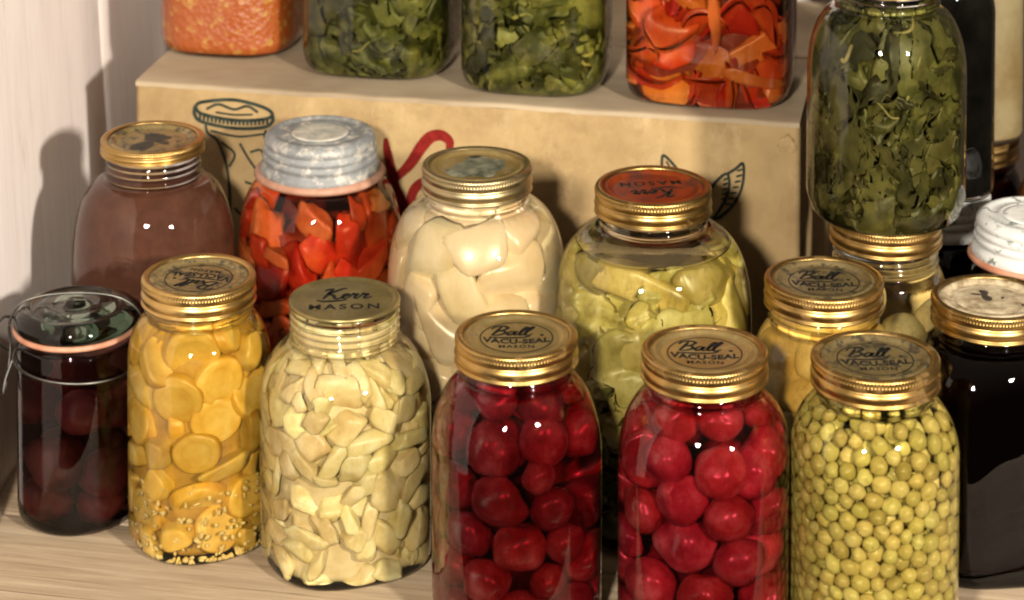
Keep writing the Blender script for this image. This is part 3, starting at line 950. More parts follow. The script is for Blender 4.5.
def beets(J, radii, top, seed, mat, label, group, zb=0.0, cut=0.1):
    rng = np.random.default_rng(seed)
    P = pack(J, radii, top, seed, bottom=zb, inner=0.55, squash=0.97, iters=220)
    P = list(P); radii = list(radii)
    for a in np.linspace(0, 2 * math.pi, 6, endpoint=False) + seed:          # the topmost layer, up under the shoulder and in the neck
        q = rng.uniform(12.5, 14.5); P.append(np.array([25 * math.cos(a), 25 * math.sin(a), J.zn - 7 + rng.uniform(-4, 3)])); radii.append(q)
    for a in np.linspace(0, 2 * math.pi, 7, endpoint=False) + seed * 1.7:
        q = rng.uniform(12.5, 15); P.append(np.array([(J.R - 18) * math.cos(a), (J.R - 18) * math.sin(a), J.zn - 29 + rng.uniform(-5, 5)])); radii.append(q)
    for a in (seed + 1.0, seed + 3.1, seed + 5.2):
        P.append(np.array([12 * math.cos(a), 12 * math.sin(a), J.zn + 8 + rng.uniform(-2, 2)])); radii.append(12.5)
    for c, r in zip(P, radii):
        v, f = beet_piece(r, rng, cut)
        piece(J, 'beet', v, f, c, mat, J.H - 7, rng, label, 'beet', group)


rng0 = np.random.default_rng(11)
JB1 = Jar(2.7, 1520, 0, 170.5, 50, n=2.5, rot=0.3, drop=42)
r = new_jar(JB1, 'glass jar of dark red whole beets, left of the two front beet jars')
gold_lid(JB1, r, M['disc_gold'], 'ball', 0.0, bmat=M['gold'])
add_liquid(JB1, r, 142, (0.86, 0.5, 0.58), 6)
core(JB1, r, plain('beet_gap_dark', (0.05, 0.004, 0.008), (0.09, 0.008, 0.016), 0.5, 50), 92, 32)  # dark core added to deepen the gaps between the beets
beets(JB1, [15.5, 14, 16, 13, 14.5, 15, 13.5, 16, 12.5, 14, 15, 13, 15.5, 14, 13, 15, 14.5, 13.5, 12, 15, 14, 16, 15, 14, 13, 14, 15, 12, 13, 14, 11, 12, 10, 11, 13, 12], 144, 21, food_beet,
      'whole dark red beet packed inside the left jar of beets', 'beets in the left beet jar')
JB2 = Jar(114.9, 1495, 0, 171.5, 51, n=2.4, rot=-0.2, drop=38)
r = new_jar(JB2, 'glass jar of brighter red whole beets, right beet jar, beside the peas')
gold_lid(JB2, r, M['disc_gold'], 'ball', -0.05, k=1.01)
add_liquid(JB2, r, 143, (0.88, 0.56, 0.62), 4)
core(JB2, r, plain('red_beet_gap_dark', (0.08, 0.006, 0.010), (0.13, 0.012, 0.02), 0.5, 50), 94, 32)  # same added core in dark red, keeps the spaces behind the beets dark
beets(JB2, [17, 15, 16, 14, 18, 16, 15, 14, 17, 16, 15.5, 16, 14, 17, 15, 16, 15, 16.5, 14, 15, 16, 15, 14, 15, 16, 14, 13, 15, 14, 12, 13, 11, 12], 146, 5, food_beet2,
      'whole bright red beet packed inside the right jar of beets', 'beets in the right beet jar', cut=0.3)

# 2 --- peas
JP = Jar(215, 1484, 0, 172.5, 48.5, n=2.3, rot=0.2, drop=30)
r = new_jar(JP, 'glass jar packed with small yellow green peas, front row right, worn gold lid')
gold_lid(JP, r, M['disc_bronze'], 'ball', 0.02, k=1.02)
add_liquid(JP, r, 138, (0.97, 0.95, 0.8), 3)
M['pea'] = food('pea_skin', (0.42, 0.345, 0.13), (0.56, 0.475, 0.22), (0.66, 0.585, 0.33), 130, 0.32, 0.0, 0.16, 0.15, 300)
rng = np.random.default_rng(3); NP = 860
rad = rng.uniform(4.3, 5.9, NP); PP = pack(JP, rad, 160, 8, iters=70, squash=0.99, inner=0.70, gap=0.5)
JPv = np.array([0 - JP.x, 0 - JP.y])
vis = (PP[:, 0] * JPv[0] + PP[:, 1] * JPv[1]) / np.linalg.norm(JPv) + 0.15 * PP[:, 2]
score = np.hypot(PP[:, 0], PP[:, 1]) + 0.9 * vis
order = np.argsort(-score)
pv, pf = ICO[3]; pea_me = []
for i in range(12):
    q = lump(lump(pv.copy(), rng, 0.16, 1.3), rng, 0.05, 3.5) * np.array([1, 1, rng.uniform(0.8, 0.98)])
    me = bpy.data.meshes.new('pea'); me.from_pydata((q * S).tolist(), [], pf); me.polygons.foreach_set('use_smooth', [True] * len(pf)); me.materials.append(M['pea']); pea_me.append(me)
for i in order[:300]:
    o = bpy.data.objects.new('pea', pea_me[i % 12]); o.location = Vector((JP.x + PP[i, 0], JP.y + PP[i, 1], PP[i, 2])) * S
    o.scale = (rad[i],) * 3; o.rotation_euler = rng.random(3) * 6
    o.cycles.is_caustics_receiver = True
    tag(link(o), 'small round yellow green pea lying against the glass of the pea jar', 'pea', 'peas packed in the pea jar')
parts = []; iv, if_ = ICO[2]
for i in order[300:]: parts.append((iv * rad[i] + PP[i], if_))
v, f = join(parts)
M['pea2'] = food('inner_pea_skin', (0.42, 0.345, 0.13), (0.56, 0.475, 0.22), (0.66, 0.585, 0.33), 130, 0.32, 0.0, 0.16, 0.15, 300, island=True)
tag(mk('peas', v, f, M['pea2'], None, (JP.x, JP.y, 0)), 'mass of yellow green peas filling the rest of the pea jar', 'peas', None, 'stuff')

# 3 --- pale diced fruit in the jar with the olive lid
JK = Jar(-106, 1588, 0, 164.5, 52.5, n=2.6, rot=0.35, drop=36, neck=33.5, necklen=27)
r = new_jar(JK, 'glass jar of pale diced fruit with bare glass threads and olive lid', 'glass_dusty', topgap=1.6)
def bare_lid(J, root, mat, k=1.0):
    H = J.H; p = [(35.2, -2.2), (35.5, -1.2), (35.0, -0.2), (33.8, 0.3), (32.6, 0.1), (31.4, -0.7), (30.0, -1.0), (29, -1.0), (12, -0.95), (2, -0.95)]
    v, f = lathe([(a * k, H + b) for a, b in p], 96, cap1=True); return mk('lid_disc', v, f, mat, root)
d = bare_lid(JK, r, M['disc_olive'])
printing(JK, d, 'kerr', 0.05, 1.12, ringline=False, z=-0.93)
add_liquid(JK, r, 140, (0.99, 0.975, 0.9), 2)
core(JK, r, plain('pale_pulp', (0.50, 0.39, 0.20), (0.62, 0.51, 0.30), 0.5, 90), 152, 11)
M['dice'] = food('pale_diced_fruit', (0.56, 0.42, 0.18), (0.7, 0.57, 0.29), (0.8, 0.7, 0.44), 55, 0.34, 0.25, 0.13, 0.2, 220, fleck=0.35)
rng = np.random.default_rng(31); N = 285
rad = rng.uniform(7.5, 13.0, N) * np.where(rng.random(N) < 0.2, 0.7, 1); P = pack(JK, rad, 156, 32, iters=70, squash=0.70, inner=0.50, fall=0.08, gap=-2)
for c, q in zip(P, rad):
    v, f = dice_piece((q * rng.uniform(0.8, 1.35), q * rng.uniform(0.6, 0.95), q * rng.uniform(0.38, 0.7)), rng, 0.22, 5.0)
    piece(JK, 'fruit_chunk', v, f, c, M['dice'], 155, rng, 'pale yellow diced chunk of fruit inside the jar with the olive lid', 'fruit chunk', 'diced chunks in the jar with the olive lid')

# 4 --- yellow squash slices
JY = Jar(-201, 1611, 0, 171, 44.8, n=2.3, rot=0.5, drop=28)
r = new_jar(JY, 'glass jar of orange yellow squash slices, beside the small wire bail jar')
d = gold_lid(JY, r, M['disc_bronze'], 'vacu', math.pi - 0.25, k=0.98, bmat=M['gold_bright'])
add_liquid(JY, r, 144, (0.985, 0.94, 0.78), 3)
k = NB('squash_flesh')
sep = k.new('ShaderNodeSeparateXYZ'); k.link(k.tc.outputs['Object'], sep.inputs[0])
col = k.ramp(k.noise(70), [(0.3, (0.58, 0.38, 0.075)), (0.52, (0.68, 0.50, 0.14)), (0.72, (0.76, 0.62, 0.28))])
at = k.new('ShaderNodeAttribute'); at.attribute_name = 'ring'
pat = k.ramp(at.outputs['Fac'], [(0.0, (1.0, 1.0, 1.0)), (0.50, (1.0, 0.99, 0.94)), (0.60, (0.95, 0.90, 0.78)), (0.70, (1.0, 0.97, 0.88)), (0.92, (1.0, 0.92, 0.74)), (1.0, (0.90, 0.74, 0.42))])
col = k.mix(1.0, col, pat, 'MULTIPLY')
oi = k.new('ShaderNodeObjectInfo'); mr = k.new('ShaderNodeMapRange'); k.link(oi.outputs['Random'], mr.inputs[0]); mr.inputs[3].default_value = 0.78; mr.inputs[4].default_value = 1.15
hs = k.new('ShaderNodeHueSaturation'); k.link(mr.outputs[0], hs.inputs['Value']); k.link(col, hs.inputs['Color'])
k.set(Base_Color=hs.outputs[0], Roughness=0.35); k.bump(k.noise(190), 0.3, 0.6)
M['squash'] = k.m
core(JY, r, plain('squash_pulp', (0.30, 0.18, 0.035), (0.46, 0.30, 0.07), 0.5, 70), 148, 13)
M['squash_core'] = food('squash_core', (0.72, 0.50, 0.14), (0.80, 0.64, 0.28), None, 120, 0.35, 0, 0.1)
rng = np.random.default_rng(41); N = 72
rad = rng.uniform(12, 17, N); P = pack(JY, rad, 158, 43, iters=140, squash=0.76, inner=0.62, fall=0.2, gap=-3)
for i, (c, q) in enumerate(zip(P, rad)):
    v, f = slice_piece(q * 0.95, rng.uniform(7, 10), rng); att = np.hypot(v[:, 0], v[:, 1]) / q
    if i % 3 == 1: v, f = dice_piece((q * 0.95, q * 0.6, q * 0.5), rng, 0.15, 3.5); att = np.full(len(v), 0.3)
    if i % 3 == 0:          # a disc lying flat against the glass, facing outwards
        a = math.atan2(c[1], c[0]); ez = np.array([math.cos(a), math.sin(a), rng.uniform(-.3, .4)]); ez /= np.linalg.norm(ez)
        ex = np.cross([0, 0, 1.0], ez); ex /= np.linalg.norm(ex); ey = np.cross(ez, ex); v = v @ np.stack([ex, ey, ez])
    else:
        v = v @ rotm(rng).T
    piece(JY, 'squash_slice', v, f, c, M['squash'], 159, rng, 'thick orange yellow squash slice inside the squash jar', 'squash slice', 'slices in the squash jar', attr=att)
parts = []
for i in range(330):
    a = rng.random() * 6.283; z = 3 + 46 * rng.random() ** 2.2; R = JY.rin(z, a) - 1.5 - rng.random() * 3
    v = ICO[1][0] * np.array([rng.uniform(1.4, 3.8), rng.uniform(1, 2.2), rng.uniform(0.8, 1.5)]) @ rotm(rng).T + np.array([R * math.cos(a), R * math.sin(a), z]); parts.append((v, ICO[1][1]))
v, f = join(parts); v = JY.clamp(v, 148, 0.4, 1.0)
M['seed'] = food('squash_seed', (0.70, 0.58, 0.30), (0.82, 0.74, 0.50), None, 100, 0.4, 0, 0.1, island=True)
tag(mk('squash_seeds', v, f, M['seed'], None, (JY.x, JY.y, 0)), 'pale seeds and crumbs settled at the bottom of the squash jar', 'seeds', None, 'stuff')

# 5 --- potatoes / pears in the large round jar
JT = Jar(-23.5, 1680, 0, 219, 60, drop=70, sa=3.0, sb=2.1, necklen=26, neck=32.5, foot=14)
r = new_jar(JT, 'large round glass jar of cream pear pieces, mossy stain on its lid', 'glass')
d = gold_lid(JT, r, M['disc_gold'], None, 0, k=0.985, bmat=M['gold_pale'])
blotch(JT, d, M['disc_moss'], 1, 19.5, 4)
add_liquid(JT, r, 192, (0.99, 0.96, 0.88), 2)
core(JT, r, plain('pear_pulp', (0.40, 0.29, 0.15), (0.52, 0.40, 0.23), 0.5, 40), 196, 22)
M['pear'] = food('pear_flesh', (0.66, 0.52, 0.32), (0.76, 0.64, 0.44), (0.82, 0.72, 0.54), 25, 0.26, 0.25, 0.08, 0.04, 120, fleck=0.08, spec=0.5)
rng = np.random.default_rng(51); N = 100
rad = rng.uniform(16, 25, N); P = pack(JT, rad, 205, 53, iters=120, squash=0.72, inner=0.45, fall=0.08, gap=-5)
for c, q in zip(P, rad):
    v, f = dice_piece((q * rng.uniform(0.8, 1.15), q * rng.uniform(0.7, 1.0), q * rng.uniform(0.5, 0.8)), rng, 0.05, 7.0)
    piece(JT, 'pear_piece', v, f, c, M['pear'], 206, rng, 'smooth cream coloured pear piece inside the large jar with the mossy lid', 'pear piece', 'pear pieces in the large round jar')

# 6 --- yellow green pickles under the red lid
JR = Jar(92, 1638, 0, 219.5, 63, drop=56, sa=2.6, sb=2.0, necklen=27, foot=12, n=2.3, rot=0.2)
r = new_jar(JR, 'large glass jar of yellow green cabbage wedges, red disc in its lid')
d = gold_lid(JR, r, M['disc_red'], 'kerr', math.pi + 0.12, k=1.02, bmat=M['gold_bright'], ringline=False)
air_space(JR, r, 182)
add_liquid(JR, r, 172, (0.97, 0.95, 0.8), 2)
M['pick'] = food('pickled_wedge', (0.26, 0.205, 0.05), (0.46, 0.37, 0.11), (0.62, 0.53, 0.24), 32, 0.30, 0.0, 0.34, 0.3, 150, spec=0.5)
M['pick_leaf'] = food('pickled_leaf', (0.3, 0.255, 0.08), (0.46, 0.4, 0.155), (0.6, 0.54, 0.28), 40, 0.35, 0, 0.18, 0.3, 150)
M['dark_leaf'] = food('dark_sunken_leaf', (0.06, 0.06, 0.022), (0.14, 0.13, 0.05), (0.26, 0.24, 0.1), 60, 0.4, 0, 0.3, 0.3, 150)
rng = np.random.default_rng(61); N = 52
rad = rng.uniform(17, 24, N); P = pack(JR, rad, 180, 63, bottom=66, iters=120, squash=0.66, inner=0.5, fall=0.08, gap=-4)
for i, (c, q) in enumerate(zip(P, rad)):
    if i % 3 == 0:
        v, f = leaf_piece(q * 1.3, rng, 0.5, 13, 1.0, 0.8)
        a = math.atan2(c[1], c[0]) + rng.uniform(-.4, .4); ez = np.array([math.cos(a), math.sin(a), 0.3]); ez /= np.linalg.norm(ez)
        ex = np.cross([0, 0, 1.0], ez); ex /= np.linalg.norm(ex); ey = np.cross(ez, ex); v = v @ np.stack([ex, ey, ez]); c = c * np.array([1.15, 1.15, 1])
        piece(JR, 'cabbage_leaf', v, f, c, M['pick_leaf'], 180, rng, 'pale green limp cabbage leaf inside the jar with the red lid', 'cabbage leaf', 'leaves in the jar with the red lid')
    else:
        v, f = dice_piece((q * 0.55, q * 0.45, q * rng.uniform(1.1, 1.7)), rng, 0.2, 4.5)
        piece(JR, 'cabbage_wedge', v, f, c, M['pick'], 180, rng, 'yellow green pickled cabbage wedge inside the jar with the red lid', 'cabbage wedge', 'wedges in the jar with the red lid')
v, f = leaf_piece(44, np.random.default_rng(7), 0.22, 19, 1.0, 0.62); a = -1.62; ez = np.array([math.cos(a), math.sin(a), 0.12]); ez /= np.linalg.norm(ez)
ex = np.cross([0, 0, 1.0], ez); ex /= np.linalg.norm(ex); ey = np.cross(ez, ex); th = 0.35; v = v @ np.stack([ex * math.cos(th) + ey * math.sin(th), -ex * math.sin(th) + ey * math.cos(th), ez])
piece(JR, 'cabbage_leaf', v, f, np.array([60 * math.cos(a), 60 * math.sin(a), 128.0]), M['pick_leaf'], 180, rng, 'large pale cabbage leaf pressed flat against the front of the red lidded jar', 'cabbage leaf', None, gap=0.3)
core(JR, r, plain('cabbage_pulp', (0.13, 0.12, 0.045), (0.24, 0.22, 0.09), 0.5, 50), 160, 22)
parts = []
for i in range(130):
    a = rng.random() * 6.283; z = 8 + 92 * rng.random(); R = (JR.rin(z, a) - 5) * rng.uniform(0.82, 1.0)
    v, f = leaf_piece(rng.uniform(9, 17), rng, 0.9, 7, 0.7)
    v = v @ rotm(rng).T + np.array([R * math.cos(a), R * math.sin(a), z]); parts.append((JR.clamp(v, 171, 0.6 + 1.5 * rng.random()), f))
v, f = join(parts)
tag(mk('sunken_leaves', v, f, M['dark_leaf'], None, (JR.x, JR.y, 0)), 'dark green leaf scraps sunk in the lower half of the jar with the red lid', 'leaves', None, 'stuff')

# 7 --- brown puree
JN = Jar(-248, 1739, 0, 217, 56.5, drop=78, sa=3.0, sb=2.1, necklen=28, foot=14, neck=31.5)
r = new_jar(JN, 'large round glass jar of smooth brown puree beside the left wall, stained gold lid', 'glass_dusty')
d = gold_lid(JN, r, M['disc_bronze'], None, 0, k=0.955, bmat=M['gold_bright'], h=9)
blotch(JN, d, M['soot'], 0.95, 12, 9, rough=0.9)
v, f, mi = fill_mesh(JN, 190, 0.1, dome=1)
M['puree'] = plain('brown_puree', (0.085, 0.030, 0.016), (0.122, 0.047, 0.027), 0.6, 70, 0.5, 400, spec=0.06)
tag(mk('brown_puree', v, f, M['puree'], None, (JN.x, JN.y, 0)), 'smooth chocolate brown puree filling the large round jar by the left wall', 'puree', None, 'stuff')

# 8 --- tomatoes under the zinc cap
JO = Jar(-134, 1757, 0, 215, 57.5, drop=68, sa=3.0, sb=2.1, necklen=30, foot=14, neck=34)
r = new_jar(JO, 'large round glass jar of red tomato chunks with a ribbed grey zinc cap')
def zinc_cap(J, root, mat, k=1.0, insert=True):
    H = J.H
    p = [(41.5, -27), (42.2, -26), (41.2, -22.5), (39.6, -20.5), (39.2, -18.6), (40.0, -17.8), (40.0, -15.2), (38.9, -14.4), (38.7, -13.2), (39.5, -12.4), (39.4, -9.6), (38.3, -8.8), (38.1, -7.6), (38.8, -6.8), (38.5, -4.0), (37.3, -2.0), (35.2, -0.7), (33.5, 0.1), (31.5, 0.1), (30, -0.9), (28.5, -1.3), (24, -1.3), (23, -0.6), (21.5, -0.6), (20.6, -1.2), (10, -1.2), (1, -1.2)]
    v, f = lathe([(a * k, H + b) for a, b in p], 128, cap1=True)
    a = np.arctan2(v[:, 1], v[:, 0])
    v[:, 2] += 0.6 * np.sin(2 * a + 1) * np.clip((J.H - v[:, 2]) / 10, 0, 1); v[:, :2] *= (1 + 0.006 * np.sin(3 * a))[:, None]
    c = mk('zinc_cap', v, f, mat, root)
    v, f = lathe([(20 * k, H - 1.15), (19.6 * k, H - 0.6), (17 * k, H - 0.4), (10 * k, H - 0.7), (1, H - 0.5)], 64, cap1=True)
    if insert: mk('cap_boss', v, f, M['milk_glass'] if insert is True else insert, c)
    return c
zinc_cap(JO, r, M['zinc'])
v, f = lathe([(37, 215 - 32), (43.0, 215 - 31.6), (45.8, 215 - 29), (44.6, 215 - 26.6), (41.2, 215 - 25.6)], 96); a = np.arctan2(v[:, 1], v[:, 0]); v[:, :2] *= (1 + 0.012 * np.sin(a * 2 + 2.4))[:, None]
mk('rubber_ring', v, f, M['rubber_pink'], r)
add_liquid(JO, r, 168, (0.97, 0.75, 0.6), 2)
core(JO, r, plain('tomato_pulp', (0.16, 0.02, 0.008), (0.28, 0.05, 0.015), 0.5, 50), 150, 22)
M['tom'] = food('tomato_flesh', (0.3, 0.03, 0.01), (0.46, 0.075, 0.022), (0.56, 0.18, 0.05), 28, 0.32, 0, 0.28, 0.25, 150)
M['tom2'] = food('orange_tomato_flesh', (0.5, 0.18, 0.05), (0.62, 0.32, 0.11), None, 40, 0.32, 0, 0.15, 0.25, 150)
rng = np.random.default_rng(71); N = 210
rad = rng.uniform(9, 16.5, N); P = pack(JO, rad, 182, 73, iters=110, squash=0.70, inner=0.5, fall=0.08, gap=-4)
for i, (c, q) in enumerate(zip(P, rad)):
    v, f = dice_piece((q * rng.uniform(0.8, 1.2), q * rng.uniform(0.6, 1.0), q * rng.uniform(0.4, 0.7)), rng, 0.28, 6.0)
    o = i % 6 == 1
    piece(JO, 'tomato_chunk', v, f, c, M['tom2' if o else 'tom'], 182, rng, 'orange tomato chunk among the red ones under the zinc cap' if o else 'soft red tomato chunk inside the large jar with the grey zinc cap', 'tomato chunk', 'orange chunks in the tomato jar' if o else 'red chunks in the tomato jar')

# 9 --- peach pieces in the jar behind the peas, and the jar under the spinach
M['peach'] = food('peach_flesh', (0.56, 0.42, 0.15), (0.68, 0.54, 0.25), (0.76, 0.66, 0.4), 35, 0.35, 0.0, 0.16, 0.2, 150)
M['onion'] = food('pale_onion', (0.55, 0.42, 0.20), (0.68, 0.56, 0.32), (0.76, 0.68, 0.48), 35, 0.35, 0.1, 0.12, 0.15, 150)
JC = Jar(196, 1578, 0, 182, 45.5, n=2.3, rot=0.1, drop=34, necklen=30)
r = new_jar(JC, 'glass jar of yellow peach pieces standing directly behind the pea jar')
gold_lid(JC, r, M['disc_bronze'], 'ball', -0.06, k=1.0)
add_liquid(JC, r, 146, (0.98, 0.93, 0.75), 3)
core(JC, r, plain('peach_pulp', (0.36, 0.24, 0.07), (0.50, 0.36, 0.13), 0.5, 60), 158, 17)
rng = np.random.default_rng(81); N = 80; rad = rng.uniform(14, 20, N); P = pack(JC, rad, 166, 83, iters=100, squash=0.70, inner=0.5, fall=0.08, gap=-3)
for c, q in zip(P, rad):
    v, f = dice_piece((q * 1.1, q * 0.85, q * 0.6), rng, 0.1, 3.4)
    piece(JC, 'peach_piece', v, f, c, M['peach'], 167, rng, 'yellow peach piece inside the jar directly behind the peas', 'peach piece', 'peach pieces behind the peas')
JU = Jar(246, 1655, 0, 193, 41.5, drop=32, necklen=32)
r = new_jar(JU, 'glass jar of whole pale onions standing under the spinach jar', 'glass_dusty')
gold_lid(JU, r, M['disc_gold'], None, 0, k=0.98, bmat=M['gold'])
add_liquid(JU, r, 158, (0.97, 0.94, 0.8), 2)
rng = np.random.default_rng(91); N = 44; rad = rng.uniform(12, 16, N); P = pack(JU, rad, 176, 93, iters=120, squash=0.86, inner=0.5, gap=-1)
for c, q in zip(P, rad):
    v, f = beet_piece(q, rng, 0)
    piece(JU, 'onion', v, f, c, M['onion'], 178, rng, 'whole pale onion inside the jar under the spinach jar', 'onion', 'onions in the jar under the spinach')

# 10 --- greens
def greens(J, top, n, seed, mats, label, sz=(11, 22), stem_mat=None, nstem=12, crumple=0.62, name='cooked_greens', inward=0.72):
    rng = np.random.default_rng(seed); parts = []; mi = []
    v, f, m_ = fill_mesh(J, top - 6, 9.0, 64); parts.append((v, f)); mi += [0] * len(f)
    for i in range(n):
        a = rng.random() * 6.283; z = 6 + (top - 8) * rng.random(); R = (J.rin(z, a) - 3) * rng.uniform(inward, 1.0)
        v, f = leaf_piece(rng.uniform(*sz), rng, crumple * rng.uniform(0.5, 1.1), 15, 0.5)
        if rng.random() < 0.55:
            ez = np.array([math.cos(a), math.sin(a), rng.uniform(-.5, .6)]) + rng.normal(size=3) * 0.35; ez /= np.linalg.norm(ez)
            ex = np.cross([0, 0, 1.0], ez); ex /= np.linalg.norm(ex) + 1e-9; ey = np.cross(ez, ex); th = rng.random() * 6.28
            B = np.stack([ex * math.cos(th) + ey * math.sin(th), -ex * math.sin(th) + ey * math.cos(th), ez]); v = v @ B
        else: v = v @ rotm(rng).T
        v = v + np.array([R * math.cos(a), R * math.sin(a), z]); parts.append((J.clamp(v, top, 0.4 + 2.6 * rng.random() ** 1.5), f))
        mi += [1 + int(rng.random() < 0.16) if stem_mat is None else (1 if rng.random() > 0.12 else 2)] * len(f)
    for i in range(nstem):
        a = rng.random() * 6.283; z = 12 + (top - 24) * rng.random(); R = J.rin(z, a) - 3.0
        da = rng.uniform(-0.5, 0.5); dz = rng.uniform(-28, 28)
        pts = [[(R) * math.cos(a + da * t), (R) * math.sin(a + da * t), min(max(z + dz * t + 3 * math.sin(5 * t + i), 7), top)] for t in (0, .33, .66, 1)]
        v, f = tube(pts, rng.uniform(0.7, 1.7), 6, 4); v = J.clamp(v, top, 0.4, 1.0); parts.append((v, f)); mi += [3] * len(f)
    v, f = join(parts)
    o = mk(name, v, f, None, None, (J.x, J.y, J.z), slots=mats, mi=mi)
    return tag(o, label, 'cooked greens', None, 'stuff')
def green_set(tag_, dk, md, lt, st):
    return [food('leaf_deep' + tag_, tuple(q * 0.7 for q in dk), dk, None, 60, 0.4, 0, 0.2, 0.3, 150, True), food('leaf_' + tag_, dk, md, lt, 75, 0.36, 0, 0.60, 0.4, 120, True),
            food('leaf_light' + tag_, md, lt, None, 55, 0.36, 0, 0.25, 0.4, 120, True), food('stem_' + tag_, lt, st, None, 55, 0.36, 0, 0.15, 0.3, 120, True)]
JS = Jar(246, 1656, 193.2, 170, 52.0, drop=44, necklen=31, foot=16, sb=2.0)
r = new_jar(JS, 'tall glass jar of dark olive spinach standing on top of another jar at the right', 'glass_dusty')
gold_lid(JS, r, M['disc_gold'], None, 0)
add_liquid(JS, r, 134, (0.88, 0.87, 0.72), 2.5)
greens(JS, 146, 150, 101, green_set('olive', (0.030, 0.031, 0.012), (0.076, 0.073, 0.027), (0.16, 0.148, 0.058), (0.46, 0.40, 0.20)), 'dark olive cooked spinach packed in the upper jar at the right', nstem=30, sz=(18, 46), inward=0.85)
JG1 = Jar(-97, 1902, 220.4, 172, 56, n=3.4, rot=yaw, drop=30, foot=13)
r = new_jar(JG1, 'square jar of green leaves on the carton, beside the orange relish')
gold_lid(JG1, r, M['disc_gold'])
add_liquid(JG1, r, 145, (0.9, 0.9, 0.72), 2.5)
greens(JG1, 145, 130, 111, green_set('green', (0.030, 0.034, 0.012), (0.092, 0.094, 0.032), (0.25, 0.235, 0.085), (0.50, 0.45, 0.15)), 'cooked green leaves and stalks in the left jar of greens on the carton', sz=(20, 50), nstem=16, inward=0.82)
JG2 = Jar(19, 1860, 220.4, 172, 53.5, n=3.4, rot=yaw, drop=30, foot=13)
r = new_jar(JG2, 'square jar of green leaves on the carton, beside the red peppers')
gold_lid(JG2, r, M['disc_gold'])
add_liquid(JG2, r, 145, (0.9, 0.9, 0.72), 2.5)
greens(JG2, 145, 130, 121, green_set('mossy', (0.032, 0.036, 0.012), (0.098, 0.10, 0.034), (0.30, 0.28, 0.11), (0.60, 0.52, 0.22)), 'cooked green leaves with pale stalks in the right jar of greens on the carton', sz=(20, 50), nstem=18, inward=0.82)

# 11 --- red peppers
JQ = Jar(146, 1840, 220.4, 172, 60, n=4.0, rot=yaw, drop=30, foot=13)
r = new_jar(JQ, 'wide square jar of red and orange pepper strips on the carton')
gold_lid(JQ, r, M['disc_gold'])
add_liquid(JQ, r, 145, (0.97, 0.8, 0.6), 1.5)
core(JQ, r, plain('pepper_pulp', (0.16, 0.018, 0.006), (0.26, 0.035, 0.01), 0.5, 50), 143, 14)
M['pepper'] = food('red_pepper', (0.36, 0.03, 0.01), (0.52, 0.065, 0.018), (0.62, 0.15, 0.035), 30, 0.3, 0, 0.25, 0.2, 130)
M['pepper2'] = food('orange_pepper', (0.54, 0.15, 0.03), (0.66, 0.27, 0.06), None, 30, 0.3, 0, 0.15, 0.2, 130)
rng = np.random.default_rng(131); N = 170
for i in range(N):
    a = rng.random() * 6.283; z = 10 + 128 * rng.random(); R = (JQ.rin(z, a) - 4) * rng.uniform(0.7, 1)
    if i % 3 == 0: v, f = dice_piece((rng.uniform(18, 30), rng.uniform(12, 18), rng.uniform(3, 5)), rng, 0.3, 3.5)
    else: v, f = strip_piece(rng.uniform(36, 64), rng.uniform(22, 36), rng.uniform(4, 6), rng, 0.7, 18, 7)
    o = i % 6 == 0
    piece(JQ, 'pepper_strip', v, f, np.array([R * math.cos(a), R * math.sin(a), z]), M['pepper2' if o else 'pepper'], 145, rng,
          'orange pepper strip among the red ones in the square jar on the carton' if o else 'red pepper strip inside the square jar at the right end of the carton', 'pepper strip', 'orange strips in the pepper jar' if o else 'red strips in the pepper jar')
# 12 --- orange relish
JX = Jar(-214, 1950, 220.4, 172, 52.5, n=3.0, rot=yaw, drop=30, foot=13)
r = new_jar(JX, 'square shouldered glass jar of orange relish at the left end of the carton')
gold_lid(JX, r, M['disc_gold'])
v, f, mi = fill_mesh(JX, 146, 0.3, 128)
k = NB('orange_relish')
vor = k.new('ShaderNodeTexVoronoi'); k.link(k.tc.outputs['Object'], vor.inputs['Vector']); vor.inputs['Scale'].default_value = 250 / U
sepc = k.new('ShaderNodeSeparateColor'); k.link(vor.outputs['Color'], sepc.inputs[0])
flk = k.ramp(sepc.outputs[0], [(0.72, (0.50, 0.115, 0.018)), (0.88, (0.56, 0.19, 0.032)), (0.98, (0.66, 0.36, 0.07))])
k.set(Base_Color=k.mix(k.ramp(k.noise(26, 5), [(0.4, (0, 0, 0)), (0.7, (0.6, 0.6, 0.6))]), flk, (0.48, 0.095, 0.014)), Roughness=0.4)
bp = k.bump(vor.outputs['Distance'], 0.5, 1.5)
tag(mk('orange_relish', v, f, k.m, None, (JX.x, JX.y, JX.z)), 'orange relish with yellow flecks filling the jar at the left end of the carton', 'relish', None, 'stuff')

# 13 --- dark plums in the wire bail jar
JD = Jar(-285, 1640, 0, 124, 38.7, drop=8, necklen=6, neck=36.5, foot=9)
r = new_jar(JD, 'small jar of dark plums with greenish glass lid and wire bail, at left', 'glass_dusty', topgap=0.5)
add_liquid(JD, r, 108, (0.55, 0.2, 0.2), 34)
v, f = lathe([(36.5, 123.5), (40.2, 123.7), (41.0, 125.2), (40.2, 126.8), (36.5, 127)], 96); mk('rubber_ring', v, f, M['rubber'], r)
g = [(36, 127.2), (39.5, 127.2), (40.2, 128.6), (39.6, 132.5), (37.5, 136.0), (34, 138.4), (30, 139.4), (28.6, 138.2), (26.5, 137.8), (24.8, 139.4), (20, 140.4), (14, 140.0), (11, 138.6), (8, 139.4), (6, 142.2), (1, 143)]
v, f = lathe(g, 96, cap1=True); v2, f2 = lathe([(a * 0.94, b - 3.2) for a, b in g][::-1], 96, cap0=True)
